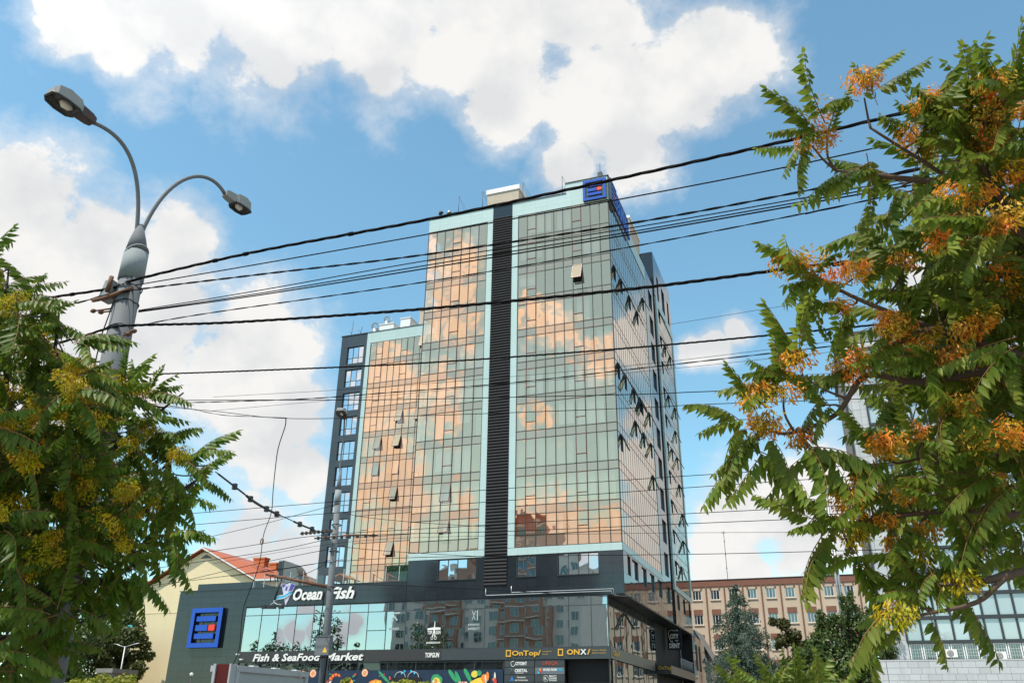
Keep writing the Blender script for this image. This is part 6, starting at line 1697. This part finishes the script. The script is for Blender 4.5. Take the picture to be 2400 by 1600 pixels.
for _ in range(900):
    x, y = rg.uniform(-140, 440), rg.uniform(660, 1700)
    if not inside(x+25, y-30): continue
    p = at(x*g_, y*g_, rg.uniform(9.8, 11.4)); a = rg.uniform(0, 6.28)
    d = screen_dir(math.cos(a), math.sin(a)*.7, rg.uniform(-.6, .6)); frond(ex, rg, M4=Matrix.Translation(p) @ orient(d).to_matrix().to_4x4() @ Matrix.Scale(rg.uniform(.9, 1.25), 4), pairs=9)
for _ in range(350):
    x, y = rg.uniform(-620, -60), rg.uniform(560, 1500)
    if ((x+120)/480)**2+((y-1050)/520)**2 > 1: continue
    p = at(x*g_, y*g_, rg.uniform(9.0, 11.4)); a = rg.uniform(0, 6.28)
    d = screen_dir(math.cos(a), math.sin(a)*.7, rg.uniform(-.6, .6)); frond(ex, rg, M4=Matrix.Translation(p) @ orient(d).to_matrix().to_4x4() @ Matrix.Scale(rg.uniform(.9, 1.25), 4), pairs=9)
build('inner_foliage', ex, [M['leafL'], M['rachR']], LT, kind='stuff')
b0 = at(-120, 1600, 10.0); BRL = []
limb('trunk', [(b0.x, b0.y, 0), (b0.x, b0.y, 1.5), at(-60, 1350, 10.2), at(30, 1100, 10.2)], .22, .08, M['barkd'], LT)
for pts in ([(-60, 1350, 10.2), (150, 1150, 9.9), (330, 1000, 9.6), (430, 920, 9.4)], [(30, 1100, 10.2), (120, 850, 9.7), (140, 720, 9.5)], [(-60, 1350, 10.2), (200, 1250, 9.8), (420, 1150, 9.5), (500, 1090, 9.3)], [(-60, 1400, 10.2), (180, 1380, 9.7), (360, 1300, 9.4), (400, 1290, 9.3)], [(-40, 1500, 10.0), (100, 1480, 9.6), (250, 1440, 9.4)], [(30, 1100, 10.2), (10, 800, 9.8), (20, 630, 9.5)]):
    limb('branch', [at(x, y, d) for x, y, d in pts], .035, .008, M['barkd'], LT); BRL += interp([at(x, y, d) for x, y, d in pts], 8)
twigs(LT, tipsL, BRL, M['barkd'])

# low bright sumac at the bottom right of centre
SU = thing('sumac_shrub', at(1860, 1600, 9).xy.to_3d(), 'bright yellow-green shrub with feathery leaves at the bottom, before the spruce', 'shrub')
rg = random.Random(9); s0 = at(1860, 1640, 9.0)
for i in range(46):
    a = rg.uniform(.1, 3.04); x = 1840+rg.uniform(-95, 110); y = 1650+rg.uniform(-25, 30); p = at(x, y, rg.uniform(8.5, 9.6))
    d = screen_dir(math.cos(a)*.9, math.sin(a)+.15, rg.uniform(-.5, .4)); put_leaf('leaf', SU, rg.choice(FY), p, d, rg.uniform(.75, 1.1))
limb('stem', [(s0.x, s0.y, 0), (s0.x+.03, s0.y, 1.0), s0], .04, .02, M['barkd'], SU)

def leaf_cloud(mb, rg, lobes, n, size, zsq=.8, shell=.55):
    tot = sum(r**2 for _, r in lobes)
    for c, r in lobes:
        c = Vector(c)
        for _ in range(int(n*r*r/tot)):
            v = Vector((rg.gauss(0, 1), rg.gauss(0, 1), rg.gauss(0, 1))).normalized()
            q = r*(shell+(1-shell)*rg.random()**.6)*rg.uniform(.85, 1.1)
            p = c+Vector((v.x*q, v.y*q, v.z*q*zsq))
            nrm = (v+Vector((rg.gauss(0, .6), rg.gauss(0, .6), rg.gauss(0, .6)+.3))).normalized(); a = nrm.orthogonal().normalized(); w = rg.random()*6.28
            u = a*math.cos(w)+nrm.cross(a)*math.sin(w); s = nrm.cross(u); sz = size*rg.uniform(.6, 1.3)
            i = len(mb.v); mb.v += [tuple(p-u*sz*.6), tuple(p+s*sz*.34), tuple(p+u*sz*.6-nrm*sz*.15), tuple(p-s*sz*.34)]
            mb.f.append((i, i+1, i+2, i+3)); mb.m.append(0); mb.sm.append(False)
def lumps(rg, c, rx, rz, n, r0, r1):
    out = []
    for _ in range(n):
        v = Vector((rg.gauss(0, 1), rg.gauss(0, 1), rg.gauss(0, 1))).normalized()
        k = rg.uniform(.5, 1); out.append(((c[0]+v.x*rx*k, c[1]+v.y*rx*k, c[2]+v.z*rz*k), rg.uniform(r0, r1)))
    return out
def tree(name, label, cat, c, rx, rz, mat, n=7000, leaf=.16, nl=40, seed=1, group=None, trunk=.16):
    rg = random.Random(seed)
    t = thing(name, (c[0], c[1], 0), label, cat, group)
    mb = MB(); leaf_cloud(mb, rg, lumps(rg, c, rx*.8, rz*.8, nl, rx*.18, rx*.36), n, leaf); build('crown', mb, mat, t)
    limb('trunk', [(c[0], c[1], 0), (c[0]+.1, c[1], c[2]*.5), (c[0], c[1], c[2])], trunk, trunk*.4, M['barkd'], t)
    for k in range(6):
        a = k*1.05+seed; limb('branch', [(c[0], c[1], c[2]-rz*.6), (c[0]+rx*.3*math.cos(a), c[1]+rx*.3*math.sin(a), c[2]-rz*.1), (c[0]+rx*.7*math.cos(a), c[1]+rx*.7*math.sin(a), c[2]+rz*.3)], trunk*.4, trunk*.1, M['barkd'], t)
    return t
M['lf_dk'] = leafmat('leaf_dark', (.050, .085, .022), .4, .25, .4, (.075, .11, .02))
M['lf_or'] = leafmat('leaf_orange', (.115, .10, .02), .4, .3, .5, (.07, .09, .02))
M['lf_md'] = leafmat('leaf_mid', (.075, .105, .025), .4, .3, .5, (.12, .13, .03))
M['lf_ye'] = leafmat('leaf_yellowgreen', (.26, .30, .025), .35, .35, .5, (.36, .34, .03))
M['needle'] = leafmat('spruce_needle', (.125, .170, .125), .35, .1, .6, (.075, .115, .08))
# dark broadleaf by the marble annex: a tall irregular crown
rg = random.Random(14)
BT = thing('broadleaf_tree', (15.6, -.5, 0), 'dark green broadleaf tree between the blue spruce and the marble wall', 'tree')
lob = []
for (x, y, r) in ((1985, 1412, .45), (2000, 1440, .7), (1942, 1465, .7), (2045, 1452, .6), (1990, 1425, .30), (1975, 1455, .5), (1925, 1450, .4), (2005, 1490, .9), (1950, 1500, .9), (1915, 1510, .8), (2040, 1480, .6), (2060, 1520, .7), (1960, 1550, 1.1), (2010, 1560, 1.2), (1910, 1570, .9), (2050, 1590, 1.0), (1950, 1620, 1.3), (2000, 1650, 1.4), (1900, 1640, 1.0), (1870, 1600, .6), (2075, 1560, .5)):
    p = at(x*1.0, y, 66+rg.uniform(-1.2, 1.2)); lob.append((p, r*1.3))
    for _ in range(3): lob.append((p+Vector((rg.uniform(-1, 1), rg.uniform(-1, 1), rg.uniform(-.8, .9)))*r*1.7, r*.6))
mb = MB(); leaf_cloud(mb, rg, lob, 20000, .22, .9, .45); build('crown', mb, M['lf_dk'], BT)
limb('trunk', [(15.6, -.5, 0), (15.7, -.5, 3), (15.9, -.6, 8)], .18, .05, M['barkd'], BT)
# small orange-tinted tree behind
OT = thing('rusty_leaved_tree', (11.5, 8.5, 0), 'small tree with rusty orange foliage between the spruce and the dark broadleaf', 'tree')
lob = []
for (x, y, r) in ((1835, 1462, .6), (1860, 1490, .7), (1875, 1520, .8), (1890, 1550, .8), (1860, 1560, .9), (1880, 1590, .9), (1810, 1455, .4), (1835, 1500, .7)):
    p = at(x, y, 75); lob.append((p, r)); 
    for _ in range(2): lob.append((p+Vector((rg.uniform(-1, 1), rg.uniform(-1, 1), rg.uniform(-.7, .7)))*r, r*.45))
mb = MB(); leaf_cloud(mb, rg, lob, 6500, .20, .9, .4); build('crown', mb, M['lf_or'], OT)
p = at(1870, 1560, 75); limb('trunk', [(p.x, p.y, 0), (p.x, p.y, p.z)], .14, .05, M['barkd'], OT)
# blue spruce with drooping boughs
sp = at(1745, 1600, 60); SX, SY = sp.x, sp.y; ztop = at(1745, 1372, 60).z
SPR = thing('blue_spruce', (SX, SY, 0), 'blue-green spruce with drooping boughs right of the tower', 'tree')
limb('trunk', [(SX, SY, 0), (SX, SY, 5), (SX, SY, ztop)], .20, .02, M['barkd'], SPR)
rg = random.Random(16); mb = MB()
def spray(p, d, ln):
    """one needle-covered twig: a star of thin blades"""
    d = d.normalized(); a = d.orthogonal().normalized(); b = d.cross(a)
    for k in range(4):
        w = k*1.57+rg.random(); s = (a*math.cos(w)+b*math.sin(w))*ln*.20
        mb.tri(p, p+d*ln*.45+s, p+d*ln)
z = ztop-.1
lev = 0
while z > 1.5:
    f = (ztop-z)/ztop; reach = .18+5.4*f**.88; nb = 4+int(5*f)
    for k in range(nb):
        a = lev*2.1+k*6.283/nb+rg.uniform(-.35, .35); R0 = reach*rg.uniform(.5, 1.12); zb = z+rg.uniform(-.2, .2)
        N = max(3, int(R0/.10))
        for s in range(N+1):
            t_ = s/N; r = R0*t_
            c = Vector((SX+r*math.cos(a), SY+r*math.sin(a), zb+.10*R0*math.sin(t_*3.0)-.22*R0*t_*t_))
            rad = .10+.30*math.sin(math.pi*min(1, .15+.8*t_))*min(1, R0/1.4)
            for q in range(int(10+26*rad)):
                v = Vector((rg.gauss(0, .5), rg.gauss(0, .5), rg.gauss(-.35, .55)))*rad
                spray(c+v, Vector((math.cos(a)*.5+rg.gauss(0, .5), math.sin(a)*.5+rg.gauss(0, .5), -.45+rg.gauss(0, .45))), rg.uniform(.10, .20))
            if t_ > .3 and R0 > .9:
                hl = rg.uniform(.1, .75)*min(1, R0/2)
                for q in range(int(hl*16)): spray(c+Vector((rg.gauss(0, .10), rg.gauss(0, .10), -hl*rg.random()-.1)), Vector((rg.gauss(0, .35), rg.gauss(0, .35), -1)), rg.uniform(.10, .20))
    z -= .42+.30*f; lev += 1
build('crown', mb, M['needle'], SPR)
mb = MB(); rgc = random.Random(2)
for k in range(9):
    p = Vector((SX+rgc.gauss(0, .12), SY-.15+rgc.gauss(0, .1), ztop-.35-rgc.random()*.9)); mb.tube([p, p+Vector((0, 0, -.08)), p+Vector((0, 0, -.2))], [.03, .05, .02], 6)
build('cone', mb, M['lf_or'], SPR)
# hedges and shrubs along the bottom
for i, (x, y, dd, rx, lab) in enumerate(((255, 1576, 24, .95, 'round yellow-green hedge at the bottom before the yellow house'), (180, 1586, 23, .6, 'small yellow-green shrub at the bottom under the left tree'), (810, 1588, 28, .55, 'yellow-green clipped shrub at the bottom just right of the pole'), (960, 1588, 28, .75, 'yellow-green clipped shrub at the bottom below the mural doorway'), (405, 1596, 24, .35, 'tiny yellow-green shrub at the bottom below the blue emblem'))):
    p = at(x, y, dd); tree('clipped_shrub', lab, 'shrub', (p.x, p.y, p.z-.45), rx, .55, M['lf_ye'], 3200, .09, 26, 40+i, 'yellow-green shrubs', .05)
# trees behind the left tree
for i, (x, y, dd, rx, rz, mt_, lab) in enumerate(((270, 1440, 125, 5.0, 5.3, 'lf_dk', 'loose dark tree rising behind the corner of the yellow house'), (215, 1560, 115, 5.9, 5.9, 'lf_dk', 'dark tree behind the left tree, low'), (290, 1545, 108, 3.3, 5.4, 'lf_md', 'mid green conifer-like tree beside the T-shaped lamp'), (150, 1560, 105, 5.2, 7.0, 'lf_dk', 'dark tree deep behind the left tree'))):
    p = at(x, y, dd); tree('background_tree', lab, 'tree', (p.x, p.y, p.z), rx, rz, M[mt_], 6500, .42, 42, 60+i, 'trees left of the yellow house', .2)
t = thing('stone_shed', at(255, 1600, 100).xy.to_3d(), 'small grey stone shed roof low between the trees at left', 'shed')
p = at(255, 1568, 100); mb = MB().box(p.x-1.2, p.x+.6, p.y, p.y+3, 0, p.z-.3); build('wall', mb, M['marbw'], t); mb = MB().box(p.x-1.4, p.x+.8, p.y-.3, p.y+3.3, p.z-.3, p.z+.1); build('roof', mb, M['marbw'], t)

# ------------------------------------------------------------------ across the street, seen mirrored in the glass
M['apt'] = pbr('apartment_brick', (.44, .27, .20), .85, .2, .6); M['aptc'] = pbr('apartment_cream', (.76, .73, .66), .85, .15, .5)
AB = thing('apartment_block_opposite', (-50, -95, 0), 'brown and cream apartment block across the street mirrored in the shopfront glass', 'building')
segs = [(-72, -62, 27, 'aptc'), (-62, -54, 31, 'apt'), (-54, -46, 34, 'aptc'), (-46, -37, 37, 'apt'), (-37, -29, 30, 'aptc')]
for xa, xb, hh, mm in segs:
    off = 1.2 if mm == 'apt' else 0
    mb = MB().box(xa, xb, -106, -94+off, 0, hh); build('wall', mb, M[mm], AB)
    mb = MB().box(xa-.2, xb+.2, -106, -93.7+off, hh, hh+.5); build('cornice', mb, M['aptc'], AB)
    wn_ = MB(); fr_ = MB(); z = 3.0
    while z < hh-2:
        for q in range(3):
            cx = xa+(xb-xa)*(q+.5)/3; wn_.box(cx-.75, cx+.75, -94+off, -93.95+off, z, z+1.6)
            for e in (-.8, -.03, .74): fr_.box(cx+e, cx+e+.07, -93.96+off, -93.88+off, z, z+1.6)
            fr_.box(cx-.8, cx+.81, -93.96+off, -93.86+off, z-.06, z)
        if mm == 'apt': fr_.box(xa+.5, xb-.5, -94+off, -92.8+off, z-1.0, z-.85)
        z += 2.9
    build('window_panes', wn_, M['oldgl'], AB, kind='stuff'); build('window_frames', fr_, M['trim'], AB, kind='stuff')
mb = MB(); mb.prism([(-46, -106, 37.5), (-37, -106, 37.5), (-41.5, -106, 42)], (0, 12, 0)); build('roof', mb, M['tile'], AB)
for i, (x, y, zc, rx, rz) in enumerate(((-87, -80, 12, 5.5, 9), (-79, -82, 13, 5.5, 9.5), (-71, -80, 9.5, 3, 7), (-57, -84, 12, 6, 9), (-36, -86, 6, 4, 5), (6, -92, 7, 5, 6), (30, -90, 8, 5, 6))):
    tree('street_tree', ('leafy street tree across the road from the podium, %s' % ('furthest left', 'second from left', 'third from left', 'before the apartment block', 'right end of the apartment block', 'behind the viewer', 'behind the viewer, far right')[i]), 'tree', (x, y, zc), rx, rz, M['lf_dk'], 2600, .45, 30, 80+i, 'street trees across the road', .25)
